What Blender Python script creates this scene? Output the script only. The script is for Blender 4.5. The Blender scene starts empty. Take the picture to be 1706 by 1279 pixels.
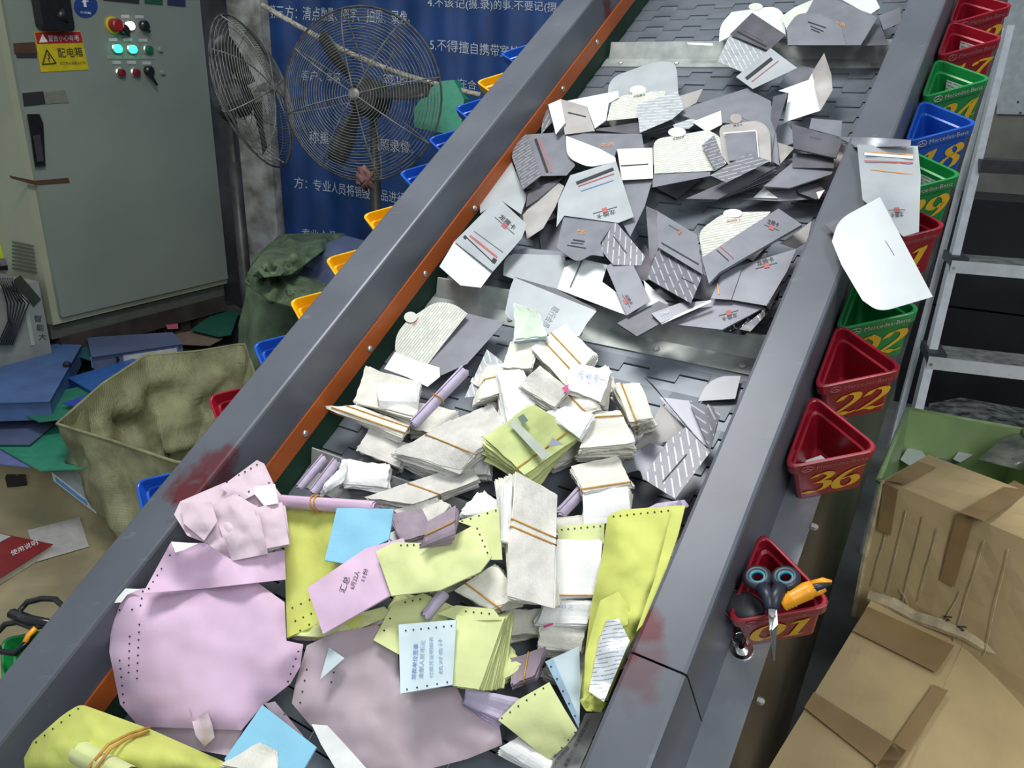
import bpy, math, random
from mathutils import Vector as V, Matrix, noise
from mathutils.geometry import delaunay_2d_cdt
random.seed(7)
SC = bpy.context.scene
COL = SC.collection
# ---------------------------------------------------------------- camera, world, lights, exposure
F, CX, CY = 1284.64, 853.0, 639.5
RT = V((0.99955315, 0.01041461, 0.0280185)); UP = V((-0.02989148, 0.34825831, 0.9369219)); FW = V((0.0, 0.93734075, -0.34841400))
EYE = V((0.0, 0.0, 1.5))
cam = bpy.data.cameras.new('camera'); camo = bpy.data.objects.new('camera', cam); COL.objects.link(camo)
m = Matrix((RT, UP, -FW)).transposed().to_4x4(); m.translation = EYE; camo.matrix_world = m
cam.sensor_width = 36.0; cam.lens = F / 1706.0 * 36.0; cam.clip_start = 0.02; cam.clip_end = 60
SC.camera = camo
w = bpy.data.worlds.new('world'); SC.world = w; w.use_nodes = True
w.node_tree.nodes['Background'].inputs[0].default_value = (0.80, 0.92, 1.0, 1)
w.node_tree.nodes['Background'].inputs[1].default_value = 0.38
def area(name, loc, target, sx, sy, power, col):
    l = bpy.data.lights.new(name, 'AREA'); l.shape = 'RECTANGLE'; l.size = sx; l.size_y = sy; l.energy = power; l.color = col
    o = bpy.data.objects.new(name, l); COL.objects.link(o); o.location = loc
    o.rotation_euler = (V(target) - V(loc)).to_track_quat('-Z', 'Y').to_euler(); return o
area('flood_lamp', (-0.45, 1.35, 3.2), (0.25, 1.5, 0.9), 0.7, 0.9, 50, (1.0, 0.98, 0.94))
area('ceiling_tube_lamp', (0.5, -1.3, 2.9), (0.6, 1.6, 0.6), 0.5, 1.6, 42, (0.97, 0.985, 1.0))
vs = SC.view_settings; vs.view_transform = 'Standard'; vs.look = 'None'; vs.exposure = 0.0; vs.gamma = 1.0; vs.use_curve_mapping = False

# ---------------------------------------------------------------- helpers
U = V((0.44046058, 0.70517011, 0.55563440)); VV = V((0.84814462, -0.52976476, 0.0)); N = V((-0.29435553, -0.47125833, 0.83142673))
HB = 1.1283
Z = V((0, 0, 1))
def ray(x, y): return RT * ((x - CX) / F) + UP * (-(y - CY) / F) + FW
def B(x, y, h=0.0):                      # point above the belt, h in cm
    d = ray(x, y); return EYE + d * (-(HB - h * .01) / d.dot(N))
def W(x, y, z=0.0):                      # point at world height z in cm
    d = ray(x, y); return EYE + d * ((z * .01 - EYE.z) / d.z)
def D(x, y, d): return EYE + ray(x, y) * d
def C(u, v, n): return EYE + U * u + VV * v + N * n
def PL(x, y, p, nn):
    d = ray(x, y); return EYE + d * ((p - EYE).dot(nn) / d.dot(nn))

def link(o, parent=None):
    COL.objects.link(o)
    if parent is not None:
        o.parent = parent; o.matrix_parent_inverse = Matrix.Translation(-parent.location) if parent.type == 'EMPTY' else Matrix.Identity(4)
    return o
def mesh(name, vs_, fs, mat, parent=None, smooth=False, uv=None):
    me = bpy.data.meshes.new(name); me.from_pydata([tuple(p) for p in vs_], [], fs)
    if isinstance(mat, (list, tuple)):
        for q in mat: me.materials.append(q)
    else: me.materials.append(mat)
    if smooth: me.polygons.foreach_set('use_smooth', [True] * len(me.polygons))
    if uv:
        l = me.uv_layers.new(name='UVMap')
        for i, lp in enumerate(me.loops): l.data[i].uv = uv[lp.vertex_index]
    me.validate(); me.update()
    return link(bpy.data.objects.new(name, me), parent)
def tag(o, label=None, cat=None, group=None, kind=None):
    if label: o['label'] = label
    if cat: o['category'] = cat
    if group: o['group'] = group
    if kind: o['kind'] = kind
    return o
def thing(name, label, cat, loc, group=None):
    o = bpy.data.objects.new(name, None); o.location = loc; o.empty_display_size = .02; COL.objects.link(o)
    bpy.context.view_layer  # keep
    return tag(o, label, cat, group)

class MB:
    def __init__(s): s.v = []; s.f = []
    def add(s, vs_, fs):
        k = len(s.v); s.v += [V(p) for p in vs_]; s.f += [[i + k for i in f] for f in fs]
    def box(s, o, ax, ay, az):           # corner and three edge vectors
        o, ax, ay, az = V(o), V(ax), V(ay), V(az)
        p = [o, o + ax, o + ax + ay, o + ay]; p += [q + az for q in p]
        s.add(p, [(3, 2, 1, 0), (4, 5, 6, 7), (0, 1, 5, 4), (1, 2, 6, 5), (2, 3, 7, 6), (3, 0, 4, 7)])
    def cbox(s, c, ax, ay, az, b=0.0):   # centre, full vectors, chamfered in x/y outline
        c, ax, ay, az = V(c), V(ax), V(ay), V(az)
        if not b: return s.box(c - ax / 2 - ay / 2 - az / 2, ax, ay, az)
        bx, by = b / ax.length, b / ay.length
        prof = []
        for sx, sy in ((-1, -1), (1, -1), (1, 1), (-1, 1)):
            for k in range(4):
                a = math.radians({(-1, -1): 180, (1, -1): 270, (1, 1): 0, (-1, 1): 90}[(sx, sy)] + 30 * k)
                prof.append((sx * (.5 - bx) + bx * math.cos(a), sy * (.5 - by) + by * math.sin(a)))
        n = len(prof)
        s.add([c + ax * x + ay * y - az / 2 for x, y in prof] + [c + ax * x + ay * y + az / 2 for x, y in prof],
              [list(range(n))[::-1], list(range(n, 2 * n))] + [(i, (i + 1) % n, n + (i + 1) % n, n + i) for i in range(n)])
    def tube(s, pts, r, seg=8, closed=False, cap=True, nrm=None):
        pts = [V(p) for p in pts]; n = len(pts); rs = r if isinstance(r, (list, tuple)) else [r] * n
        vs_, fs = [], []; prev = None
        for i, p in enumerate(pts):
            t = (pts[(i + 1) % n] - pts[i - 1]) if closed else (pts[min(i + 1, n - 1)] - pts[max(i - 1, 0)])
            if t.length < 1e-9: t = V((0, 0, 1))
            t.normalize()
            a = prev if prev is not None else (V(nrm) if nrm else (Z if abs(t.z) < .9 else V((1, 0, 0))))
            a = (a - t * a.dot(t)); a.normalize(); b = t.cross(a); prev = a
            for k in range(seg):
                q = 2 * math.pi * k / seg; vs_.append(p + (a * math.cos(q) + b * math.sin(q)) * rs[i])
        for i in range(n if closed else n - 1):
            j = (i + 1) % n
            for k in range(seg):
                l = (k + 1) % seg; fs.append((i * seg + k, i * seg + l, j * seg + l, j * seg + k))
        if cap and not closed:
            fs.append(list(range(seg))[::-1]); fs.append([(n - 1) * seg + k for k in range(seg)])
        s.add(vs_, fs)
    def cyl(s, a, b, r, seg=16, r2=None): s.tube([a, b], [r, r if r2 is None else r2], seg)
    def lathe(s, c, ax, prof, seg=24):
        c, ax = V(c), V(ax).normalized(); a = ax.orthogonal().normalized(); b = ax.cross(a); vs_, fs = [], []
        for r, h in prof:
            for k in range(seg):
                q = 2 * math.pi * k / seg; vs_.append(c + ax * h + (a * math.cos(q) + b * math.sin(q)) * r)
        for i in range(len(prof) - 1):
            for k in range(seg):
                l = (k + 1) % seg; fs.append((i * seg + k, i * seg + l, (i + 1) * seg + l, (i + 1) * seg + k))
        fs.append(list(range(seg))[::-1]); fs.append([(len(prof) - 1) * seg + k for k in range(seg)])
        s.add(vs_, fs)
    def build(s, name, mat, parent=None, smooth=False): return mesh(name, s.v, s.f, mat, parent, smooth)

# ---------------------------------------------------------------- materials
MT = {}
def mat(name, col, rough=.6, metal=0.0, var=.06, scale=30, bump=.0, spec=.5, emit=None, alpha=1.0, col2=None, trans=0.0, coat=0.0, bscale=None, thin=None):
    if name in MT: return MT[name]
    mt = bpy.data.materials.new(name); mt.use_nodes = True; nt = mt.node_tree; p = nt.nodes['Principled BSDF']; L = nt.links
    tc = nt.nodes.new('ShaderNodeTexCoord'); no = nt.nodes.new('ShaderNodeTexNoise'); no.inputs['Scale'].default_value = scale; no.inputs['Detail'].default_value = 5
    L.new(tc.outputs['Object'], no.inputs['Vector'])
    cr = nt.nodes.new('ShaderNodeValToRGB'); c2 = col2 or tuple(c * (1 - var * 2.2) for c in col); c1 = col if col2 else tuple(min(1, c * (1 + var)) for c in col)
    cr.color_ramp.elements[0].position = .35; cr.color_ramp.elements[1].position = .65
    cr.color_ramp.elements[0].color = (*c2, 1); cr.color_ramp.elements[1].color = (*c1, 1)
    L.new(no.outputs[0], cr.inputs[0]); L.new(cr.outputs[0], p.inputs['Base Color'])
    p.inputs['Roughness'].default_value = rough; p.inputs['Metallic'].default_value = metal; p.inputs['Specular IOR Level'].default_value = spec
    if coat: p.inputs['Coat Weight'].default_value = coat; p.inputs['Coat Roughness'].default_value = .2
    if bump:
        n2 = nt.nodes.new('ShaderNodeTexNoise'); n2.inputs['Scale'].default_value = bscale or scale * 2; n2.inputs['Detail'].default_value = 4
        L.new(tc.outputs['Object'], n2.inputs['Vector'])
        b = nt.nodes.new('ShaderNodeBump'); b.inputs['Strength'].default_value = bump; b.inputs['Distance'].default_value = .004; L.new(n2.outputs[0], b.inputs['Height']); L.new(b.outputs[0], p.inputs['Normal'])
    if emit: p.inputs['Emission Color'].default_value = (*emit[:3], 1); p.inputs['Emission Strength'].default_value = emit[3]
    if alpha < 1: p.inputs['Alpha'].default_value = alpha
    if trans: p.inputs['Transmission Weight'].default_value = trans
    MT[name] = mt; return mt
def node_math(nt, op, a, b=None, c=None):
    n = nt.nodes.new('ShaderNodeMath'); n.operation = op
    for i, q in enumerate((a, b, c)):
        if q is None: continue
        if isinstance(q, (int, float)): n.inputs[i].default_value = q
        else: nt.links.new(q, n.inputs[i])
    return n.outputs[0]
def mat_print(name, base, ink, px=.045, py=.012, fill=.82, duty=.26, rough=.4, metal=.2, ang=0.0, breaks=True):
    """flat print: rows of short dashes of lettering, in metres of the sheet's own UV"""
    mt = mat(name, base, rough, metal); nt = mt.node_tree; L = nt.links; p = nt.nodes['Principled BSDF']
    old = p.inputs['Base Color'].links[0].from_socket
    uv = nt.nodes.new('ShaderNodeUVMap'); mp = nt.nodes.new('ShaderNodeMapping'); mp.inputs['Rotation'].default_value = (0, 0, ang); L.new(uv.outputs[0], mp.inputs[0])
    sp = nt.nodes.new('ShaderNodeSeparateXYZ'); L.new(mp.outputs[0], sp.inputs[0])
    yy = node_math(nt, 'MULTIPLY', sp.outputs[1], 1 / py); row = node_math(nt, 'FLOOR', yy); fy = node_math(nt, 'FRACT', yy)
    xx = node_math(nt, 'ADD', node_math(nt, 'MULTIPLY', sp.outputs[0], 1 / px), node_math(nt, 'MULTIPLY', row, .37)); fx = node_math(nt, 'FRACT', xx)
    a = node_math(nt, 'LESS_THAN', fy, duty); b = node_math(nt, 'LESS_THAN', fx, fill); r = node_math(nt, 'MULTIPLY', a, b)
    if breaks:
        ns = nt.nodes.new('ShaderNodeTexNoise'); ns.inputs['Scale'].default_value = 900; L.new(uv.outputs[0], ns.inputs['Vector'])
        r = node_math(nt, 'MULTIPLY', r, node_math(nt, 'MULTIPLY_ADD', node_math(nt, 'GREATER_THAN', ns.outputs[0], .47), .65, .35))
    mx = nt.nodes.new('ShaderNodeMix'); mx.data_type = 'RGBA'; L.new(r, mx.inputs[0]); L.new(old, mx.inputs[6]); mx.inputs[7].default_value = (*ink, 1)
    L.new(mx.outputs[2], p.inputs['Base Color']); return mt

SLV = mat('silver_card_grey', (.245, .255, .295), .42, .3, .06, 18)
SLD = mat('silver_card_dark', (.14, .14, .165), .45, .3, .1, 18)
SLW = mat('silver_card_bright', (.82, .86, .87), .28, .15, .04, 12)  # pale silver card, its blinding glare put into the near-white colour
SLM = mat('silver_card_pale', (.45, .49, .515), .36, .15, .05, 12)
INS = mat('pale_card_inside', (.64, .67, .60), .75, 0, .04, 15)
IGR = mat('warm_grey_card', (.40, .385, .375), .6, .1, .08, 15)
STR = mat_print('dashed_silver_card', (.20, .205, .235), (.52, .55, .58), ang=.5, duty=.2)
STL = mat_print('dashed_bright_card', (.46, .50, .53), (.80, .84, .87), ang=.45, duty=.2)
TXT_M = mat_print('text_card', (.66, .69, .62), (.30, .31, .29), px=.07, py=.007, fill=.9, duty=.28, rough=.7, metal=0, ang=math.pi / 2)
TXT_H = mat_print('text_card_along', (.66, .69, .62), (.30, .31, .29), px=.07, py=.007, fill=.9, duty=.28, rough=.7, metal=0)
CRM = mat('cream_paper', (.78, .76, .68), .85, 0, .05, 30, bump=.3, bscale=240)
CRG = mat('greyed_paper', (.68, .665, .62), .85, 0, .07, 30, bump=.3, bscale=240)
WHT = mat('white_paper', (.86, .87, .86), .8, 0, .04, 20, bump=.15, bscale=120)
YEL = mat('yellow_green_paper', (.61, .655, .155), .7, 0, .05, 14, bump=.2, bscale=60)
YEP = mat('pale_yellow_paper', (.68, .74, .35), .75, 0, .05, 14, bump=.2, bscale=60)
PNK = mat('pink_paper', (.70, .50, .67), .72, 0, .05, 9, bump=.35, bscale=14)
PKP = mat('pale_pink_paper', (.73, .58, .66), .72, 0, .06, 9, bump=.4, bscale=30)
MAU = mat('mauve_film', (.52, .42, .47), .45, 0, .06, 7, bump=.4, bscale=10)
LIL = mat('lilac_paper', (.55, .48, .64), .7, 0, .08, 30, bump=.3, bscale=80)
MUR = mat('dull_purple_paper', (.34, .27, .33), .75, 0, .08, 30, bump=.2)
BLU = mat('sky_blue_paper', (.27, .60, .80), .75, 0, .03, 14, bump=.2, bscale=60)
PBL = mat('pale_blue_form', (.60, .72, .76), .75, 0, .05, 14, bump=.15)
MNT = mat('mint_paper', (.62, .73, .60), .75, 0, .06, 30, bump=.2)
RUB = mat('rubber_band_orange', (.58, .30, .05), .5, 0, .1, 60)
INK = mat('black_ink', (.025, .025, .03), .6, 0, .0)
RED = mat('red_ink', (.55, .05, .05), .6, 0, .0)
ORG = mat('orange_ink', (.75, .33, .08), .5, 0, .0)
BLI = mat('blue_ink', (.10, .2, .5), .6, 0, .0)
WIN = mat('white_ink', (.80, .83, .82), .6, 0, .05, 60)
YIN = mat('golden_number_ink', (.85, .50, .03), .5, 0, .05)
PLB = mat('black_plastic_film', (.02, .02, .03), .2, 0, .1)

# ---------------------------------------------------------------- lettering
GLY = {}
def glyphs(s, sp=1.0):
    if (s, sp) in GLY: return GLY[(s, sp)]
    cu = bpy.data.curves.new('t', 'FONT'); cu.body = s; cu.resolution_u = 2; cu.space_character = sp
    ob = bpy.data.objects.new('t', cu); COL.objects.link(ob)
    dg = bpy.context.evaluated_depsgraph_get(); dg.update(); ev = ob.evaluated_get(dg); me = ev.to_mesh()
    vs_ = [v.co.copy() for v in me.vertices]; fs = [list(p.vertices) for p in me.polygons]; ev.to_mesh_clear()
    bpy.data.objects.remove(ob); bpy.data.curves.remove(cu)
    x0 = min(v.x for v in vs_); x1 = max(v.x for v in vs_); y0 = min(v.y for v in vs_); y1 = max(v.y for v in vs_)
    GLY[(s, sp)] = ([((v.x - x0) / (x1 - x0), (v.y - y0) / (y1 - y0)) for v in vs_], fs, (x1 - x0) / (y1 - y0)); return GLY[(s, sp)]
def write(name, s, f3d, mat_, parent, sp=1.0):
    """f3d(a, b) maps the text's unit box to the surface it is printed on"""
    p, fs, _ = glyphs(s, sp); o = mesh(name, [f3d(a, b) for a, b in p], fs, mat_, parent); return o
# calligraphic numerals drawn with a broad nib
NUM = {'0': [[(.30, .98), (.08, .75), (.05, .3), (.25, .02), (.47, .25), (.52, .7), (.30, .98)]],
 '1': [[(.12, .80), (.3, .97), (.28, .6), (.22, .05)], [(.08, .03), (.38, .03)]],
 '2': [[(.10, .72), (.22, .95), (.45, .93), (.50, .70), (.35, .42), (.06, .05)], [(.06, .05), (.25, .12), (.42, .02), (.55, .12)]],
 '3': [[(.12, .80), (.28, .97), (.48, .84), (.40, .62), (.24, .53)], [(.24, .53), (.46, .46), (.48, .2), (.28, .02), (.04, .1)]],
 '4': [[(.42, .97), (.04, .32), (.55, .32)], [(.44, .97), (.38, .03)]],
 '6': [[(.50, .98), (.24, .80), (.06, .4), (.14, .06), (.36, .04), (.48, .3), (.36, .54), (.12, .42)]],
 '7': [[(.10, .80), (.14, .94), (.54, .92)], [(.54, .92), (.30, .5), (.2, .02)]],
 '8': [[(.46, .84), (.32, .98), (.14, .84), (.22, .62), (.46, .4), (.42, .08), (.22, .02), (.05, .2), (.16, .46), (.44, .66), (.46, .84)]],
 '9': [[(.46, .66), (.34, .46), (.12, .58), (.16, .9), (.38, .97), (.52, .7), (.40, .25), (.08, .02)]]}
def numeral(ch, x0, wd, out):
    for pth in NUM[ch]:
        pts = []
        for i in range(len(pth) - 1):
            p0, p1, p2, p3 = pth[max(i - 1, 0)], pth[i], pth[i + 1], pth[min(i + 2, len(pth) - 1)]
            n = 8
            for k in range(n + (i == len(pth) - 2)):
                t = k / n
                q = [.5 * (2 * p1[j] + (p2[j] - p0[j]) * t + (2 * p0[j] - 5 * p1[j] + 4 * p2[j] - p3[j]) * t * t + (3 * p1[j] - p0[j] - 3 * p2[j] + p3[j]) * t ** 3) for j in (0, 1)]
                pts.append(q)
        nb = (.075, .03)
        for a, b in zip(pts, pts[1:]):
            dx, dy = b[0] - a[0], b[1] - a[1]; l = math.hypot(dx, dy) or 1; ox, oy = -dy / l * .012, dx / l * .012
            cx, cy = (1 if dx * nb[1] - dy * nb[0] > 0 else -1) * nb[0], (1 if dx * nb[1] - dy * nb[0] > 0 else -1) * nb[1]
            q = [(a[0] - cx - ox, a[1] - cy - oy), (b[0] - cx - ox, b[1] - cy - oy), (b[0] + cx + ox, b[1] + cy + oy), (a[0] + cx + ox, a[1] + cy + oy)]
            k = len(out[0]); out[0].extend([((px + py * .16) * wd + x0, py) for px, py in q]); out[1].append((k, k + 1, k + 2, k + 3))

# ---------------------------------------------------------------- sheets of paper and card
def inside(x, y, P):
    c = False; j = len(P) - 1
    for i in range(len(P)):
        if (P[i][1] > y) != (P[j][1] > y) and x < (P[j][0] - P[i][0]) * (y - P[i][1]) / (P[j][1] - P[i][1]) + P[i][0]: c = not c
        j = i
    return c
def edist(x, y, P):
    m_ = 1e9
    for i in range(len(P)):
        ax, ay = P[i - 1][:2]; bx, by = P[i][:2]; dx, dy = bx - ax, by - ay; q = dx * dx + dy * dy or 1e-9
        t = max(0, min(1, ((x - ax) * dx + (y - ay) * dy) / q)); m_ = min(m_, math.hypot(x - ax - t * dx, y - ay - t * dy))
    return m_
def arcs(P, rc):
    out = []
    for i, p in enumerate(P):
        r = rc.get(i)
        if not r: out.append(p); continue
        a, b = P[i - 1], P[(i + 1) % len(P)]
        def to(q):
            dx, dy = q[0] - p[0], q[1] - p[1]; l = math.hypot(dx, dy) or 1; s = min(r, l * .5) / l
            return tuple(p[j] + (q[j] - p[j]) * s for j in range(len(p)))
        A_, B_ = to(a), to(b)
        for k in range(7):
            t = k / 6; out.append(tuple((1 - t) ** 2 * A_[j] + 2 * t * (1 - t) * p[j] + t * t * B_[j] for j in range(len(p))))
    return out
def ell(x, y, rx, ry, a=0, n=14):
    a = math.radians(a); return [(x + rx * math.cos(t) * math.cos(a) - ry * math.sin(t) * math.sin(a), y + rx * math.cos(t) * math.sin(a) + ry * math.sin(t) * math.cos(a)) for t in [2 * math.pi * k / n for k in range(n)]]
SEED = [0]
def sheet(name, mt, pts, h=2.0, parent=None, th=.05, g=14, bulge=0.0, wr=0.0, tilt=(0, 0), base=B, nrm=N, rc=None, wf=.02, edge=0.0, sm=True, fix=None):
    """a thin card: outline and height above its bed (cm); th in cm; bulge/wr lift its middle / crumple it"""
    SEED[0] += 1; sd = SEED[0] * 3.71
    P = [tuple(p) if len(p) == 3 else (p[0], p[1], h) for p in pts]
    if rc: P = arcs(P, rc)
    mx = sum(p[0] for p in P) / len(P); my = sum(p[1] for p in P) / len(P); vary = max(p[2] for p in P) - min(p[2] for p in P) > 1e-6
    hull = list(P)
    def hf(x, y):
        if fix: return fix(x, y)
        q = h
        if vary:
            s = ws = 0
            for p in hull:
                d = (p[0] - x) ** 2 + (p[1] - y) ** 2 + 4; k = 1 / d ** .95; s += k * p[2]; ws += k
            q = s / ws
        q += tilt[0] * (x - mx) / 100 + tilt[1] * (y - my) / 100
        if bulge: q += bulge * (1 - math.exp(-edist(x, y, hull) / 22.0))
        if wr: q += wr * (noise.noise(V((x * wf, y * wf, sd))) + .5 * noise.noise(V((x * wf * 2.3, y * wf * 2.3, sd + 9))))
        return q
    ring = []
    for i, p in enumerate(P):
        a = P[i - 1]; l = math.hypot(p[0] - a[0], p[1] - a[1]); k = max(1, int(l / g))
        for j in range(1, k + 1):
            t = j / k; x, y = a[0] + (p[0] - a[0]) * t, a[1] + (p[1] - a[1]) * t
            if edge and j < k: x += random.uniform(-edge, edge); y += random.uniform(-edge, edge)
            ring.append((x, y))
    pp = list(ring); y = min(p[1] for p in ring); row = 0; P2 = [(a, b) for a, b in ring]
    while y < max(p[1] for p in ring):
        x = min(p[0] for p in ring) + (row % 2) * g / 2
        while x < max(p[0] for p in ring):
            if inside(x, y, P2) and edist(x, y, P2) > g * .45: pp.append((x, y))
            x += g
        y += g * .87; row += 1
    n0 = len(ring)
    r = delaunay_2d_cdt([V(p) for p in pp], [], [list(range(n0))], 1, 1e-6)
    vs2 = [(p.x, p.y) for p in r[0]]; tris = [list(f) for f in r[2]]
    top = [base(x, y, hf(x, y)) for x, y in vs2]; dn = nrm * (th * .01)
    k = len(top); vs_ = top + [p - dn for p in top]
    # consistent winding
    fs = []
    for f in tris:
        a, b, c = (vs2[i] for i in f[:3])
        if (b[0] - a[0]) * (c[1] - a[1]) - (b[1] - a[1]) * (c[0] - a[0]) > 0: f = f[::-1]
        fs.append(f); fs.append([i + k for i in f[::-1]])
    cnt = {}
    for f in fs[::2]:
        for i in range(len(f)):
            e = (f[i], f[(i + 1) % len(f)]); cnt[e] = 1
    b0 = len(vs_)
    for (a, b) in list(cnt):
        if (b, a) not in cnt:
            q = len(vs_); vs_ += [vs_[a], vs_[b], vs_[b + k], vs_[a + k]]; fs.append([q + 1, q, q + 3, q + 2])
    o0 = base(P[0][0], P[0][1], h); x1 = base(P[1][0], P[1][1], h) - o0; x1.normalize(); nn = nrm; y1 = nn.cross(x1).normalized()
    uv = [((p - o0).dot(x1), (p - o0).dot(y1)) for p in vs_]
    o = mesh(name, vs_, fs, mt, parent, False, uv)
    if sm:
        for i, pl in enumerate(o.data.polygons):
            if all(j < b0 for j in pl.vertices): pl.use_smooth = True
    return o, hf
def on(hf, x, y, up=.12, base=B): return base(x, y, hf(x, y) + up)
def label_on(name, s, hf, p0, p1, ht, mt, parent, base=B, up=.12, sp=1.0, flip=1):
    """lettering from p0 to p1 (pixels along its baseline), ht pixels tall, laid on a sheet"""
    ex, ey = p1[0] - p0[0], p1[1] - p0[1]; l = math.hypot(ex, ey); ux, uy = ey / l * ht * flip, -ex / l * ht * flip
    return write(name, s, lambda a, b: on(hf, p0[0] + ex * a + ux * b, p0[1] + ey * a + uy * b, up, base), mt, parent, sp)
def strip(name, hf, p0, p1, wpx, mt, parent, base=B, up=.1, n=6, nrm=N):
    dx, dy = p1[0] - p0[0], p1[1] - p0[1]; l = math.hypot(dx, dy); ox, oy = -dy / l * wpx / 2, dx / l * wpx / 2
    vs_, fs = [], []
    for i in range(n + 1):
        t = i / n; x, y = p0[0] + dx * t, p0[1] + dy * t
        vs_ += [on(hf, x - ox, y - oy, up, base), on(hf, x + ox, y + oy, up, base)]
    for i in range(n): fs.append((2 * i, 2 * i + 1, 2 * i + 3, 2 * i + 2))
    return mesh(name, vs_, fs, mt, parent)
def dots(hf, lines, parent, r=1.7, mt=None, base=B):
    vs_, fs = [], []
    for x0, y0, x1, y1, n in lines:
        for i in range(n):
            t = i / max(1, n - 1); x, y = x0 + (x1 - x0) * t, y0 + (y1 - y0) * t; k = len(vs_)
            vs_ += [on(hf, x + r * math.cos(q), y + r * math.sin(q), .1, base) for q in [j * math.pi / 3 for j in range(6)]]; fs.append(list(range(k, k + 6)))
    o = mesh('perforation', vs_, fs, mt or INK, parent); o['kind'] = 'stuff'; return o
def centre(pts): return (sum(p[0] for p in pts) / len(pts), sum(p[1] for p in pts) / len(pts))

# bundle of slips: top outline as a quad, pages going down with a fan
def bundle(label, mt, q, h, t, fan=(0, 0), bands=(), K=12, top=None, wave=.5, rag=2.5, name='slip_bundle', cat='paper bundle', group='bundles of paper slips on the belt', note=None, grow=1.1):
    SEED[0] += 1; rnd = random.Random(SEED[0]); ph = rnd.random() * 6
    g0 = centre(q); q = [(g0[0] + (x - g0[0]) * grow, g0[1] + (y - g0[1]) * grow) for x, y in q]; wave *= 1.7; rag *= 1.3; K = int(K * 1.3); spin = rnd.uniform(-.30, .30) if grow > 1 else 0
    cx, cy = centre(q); root = thing(name, label, cat, B(cx, cy, max(0.1, h - t)), group)
    def bl(Q, a, b):
        return tuple(Q[0][j] * (1 - a) * (1 - b) + Q[1][j] * a * (1 - b) + Q[2][j] * a * b + Q[3][j] * (1 - a) * b for j in (0, 1))
    def wv(a, b, k): return wave * (math.sin(a * 3.1 + ph) * .6 + math.sin(b * 4.2 + ph * 2 + k * .12) * .5)
    m_ = 6
    def page(mb, k, jit=1.0):
        f = k / K; Q = [(p[0] + fan[0] * f + rnd.uniform(-rag, rag) * jit, p[1] + fan[1] * f + rnd.uniform(-rag, rag) * jit) for p in q]
        ga = centre(Q); cs, sn = math.cos(spin * f), math.sin(spin * f); Q = [(ga[0] + (x - ga[0]) * cs - (y - ga[1]) * sn, ga[1] + (x - ga[0]) * sn + (y - ga[1]) * cs) for x, y in Q]
        hh = h - t * f; tl = t / K * .6; vs_ = []
        for i in range(m_ + 1):
            for j in range(m_ + 1):
                a, b = i / m_, j / m_; x, y = bl(Q, a, b)
                if jit and (i in (0, m_) or j in (0, m_)): x += rnd.uniform(-1, 1) * rag * .35; y += rnd.uniform(-1, 1) * rag * .35
                vs_.append(B(x, y, hh + wv(a, b, k)))
        n_ = len(vs_); vs_ += [p - N * (tl * .01) for p in vs_]; fs = []
        w_ = m_ + 1
        for i in range(m_):
            for j in range(m_):
                a = i * w_ + j; fs += [(a, a + 1, a + w_ + 1, a + w_), (a + n_, a + n_ + w_, a + n_ + w_ + 1, a + n_ + 1)]
        rim = [(i, 0) for i in range(m_)] + [(m_, j) for j in range(m_)] + [(i, m_) for i in range(m_, 0, -1)] + [(0, j) for j in range(m_, 0, -1)]
        ids = [i * w_ + j for i, j in rim]
        for a, b in zip(ids, ids[1:] + ids[:1]): fs.append((a, b, b + n_, a + n_))
        mb.add(vs_, fs)
    mb = MB()
    for k in range(1, K): page(mb, k)
    blk = mb.build('page_block', mt, root); blk['kind'] = 'stuff'
    mb = MB(); page(mb, 0, .3); mb.build('top_slip', top or mt, root, False)
    hf = lambda x, y: h + wave * .9
    for bd in bands:
        ax, s = bd[0], bd[1]; pts = []
        for i in range(9):
            a, b = (s, i / 8) if ax == 0 else (i / 8, s); e = -.02 + 1.04 * (i / 8)
            a, b = (s, e) if ax == 0 else (e, s); x, y = bl(q, a, b); pts.append(B(x, y, h + wv(a, b, 0) + .15))
        Qb = [(p[0] + fan[0], p[1] + fan[1]) for p in q]
        for i in range(8, -1, -2):
            e = -.02 + 1.04 * (i / 8); a, b = (s, e) if ax == 0 else (e, s); x, y = bl(Qb, a, b); pts.append(B(x, y, max(.1, h - t - .1 + wv(a, b, K))))
        mb = MB(); mb.tube(pts, .0013, 6, closed=True, nrm=N); mb.build('rubber_band', RUB, root, True)
    if note:
        f0 = lambda x, y: h + wave * .6
        label_on('handwriting', note[0], f0, note[1], note[2], note[3], BLI if len(note) < 5 else note[4], root, up=.45)
    return root
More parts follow.
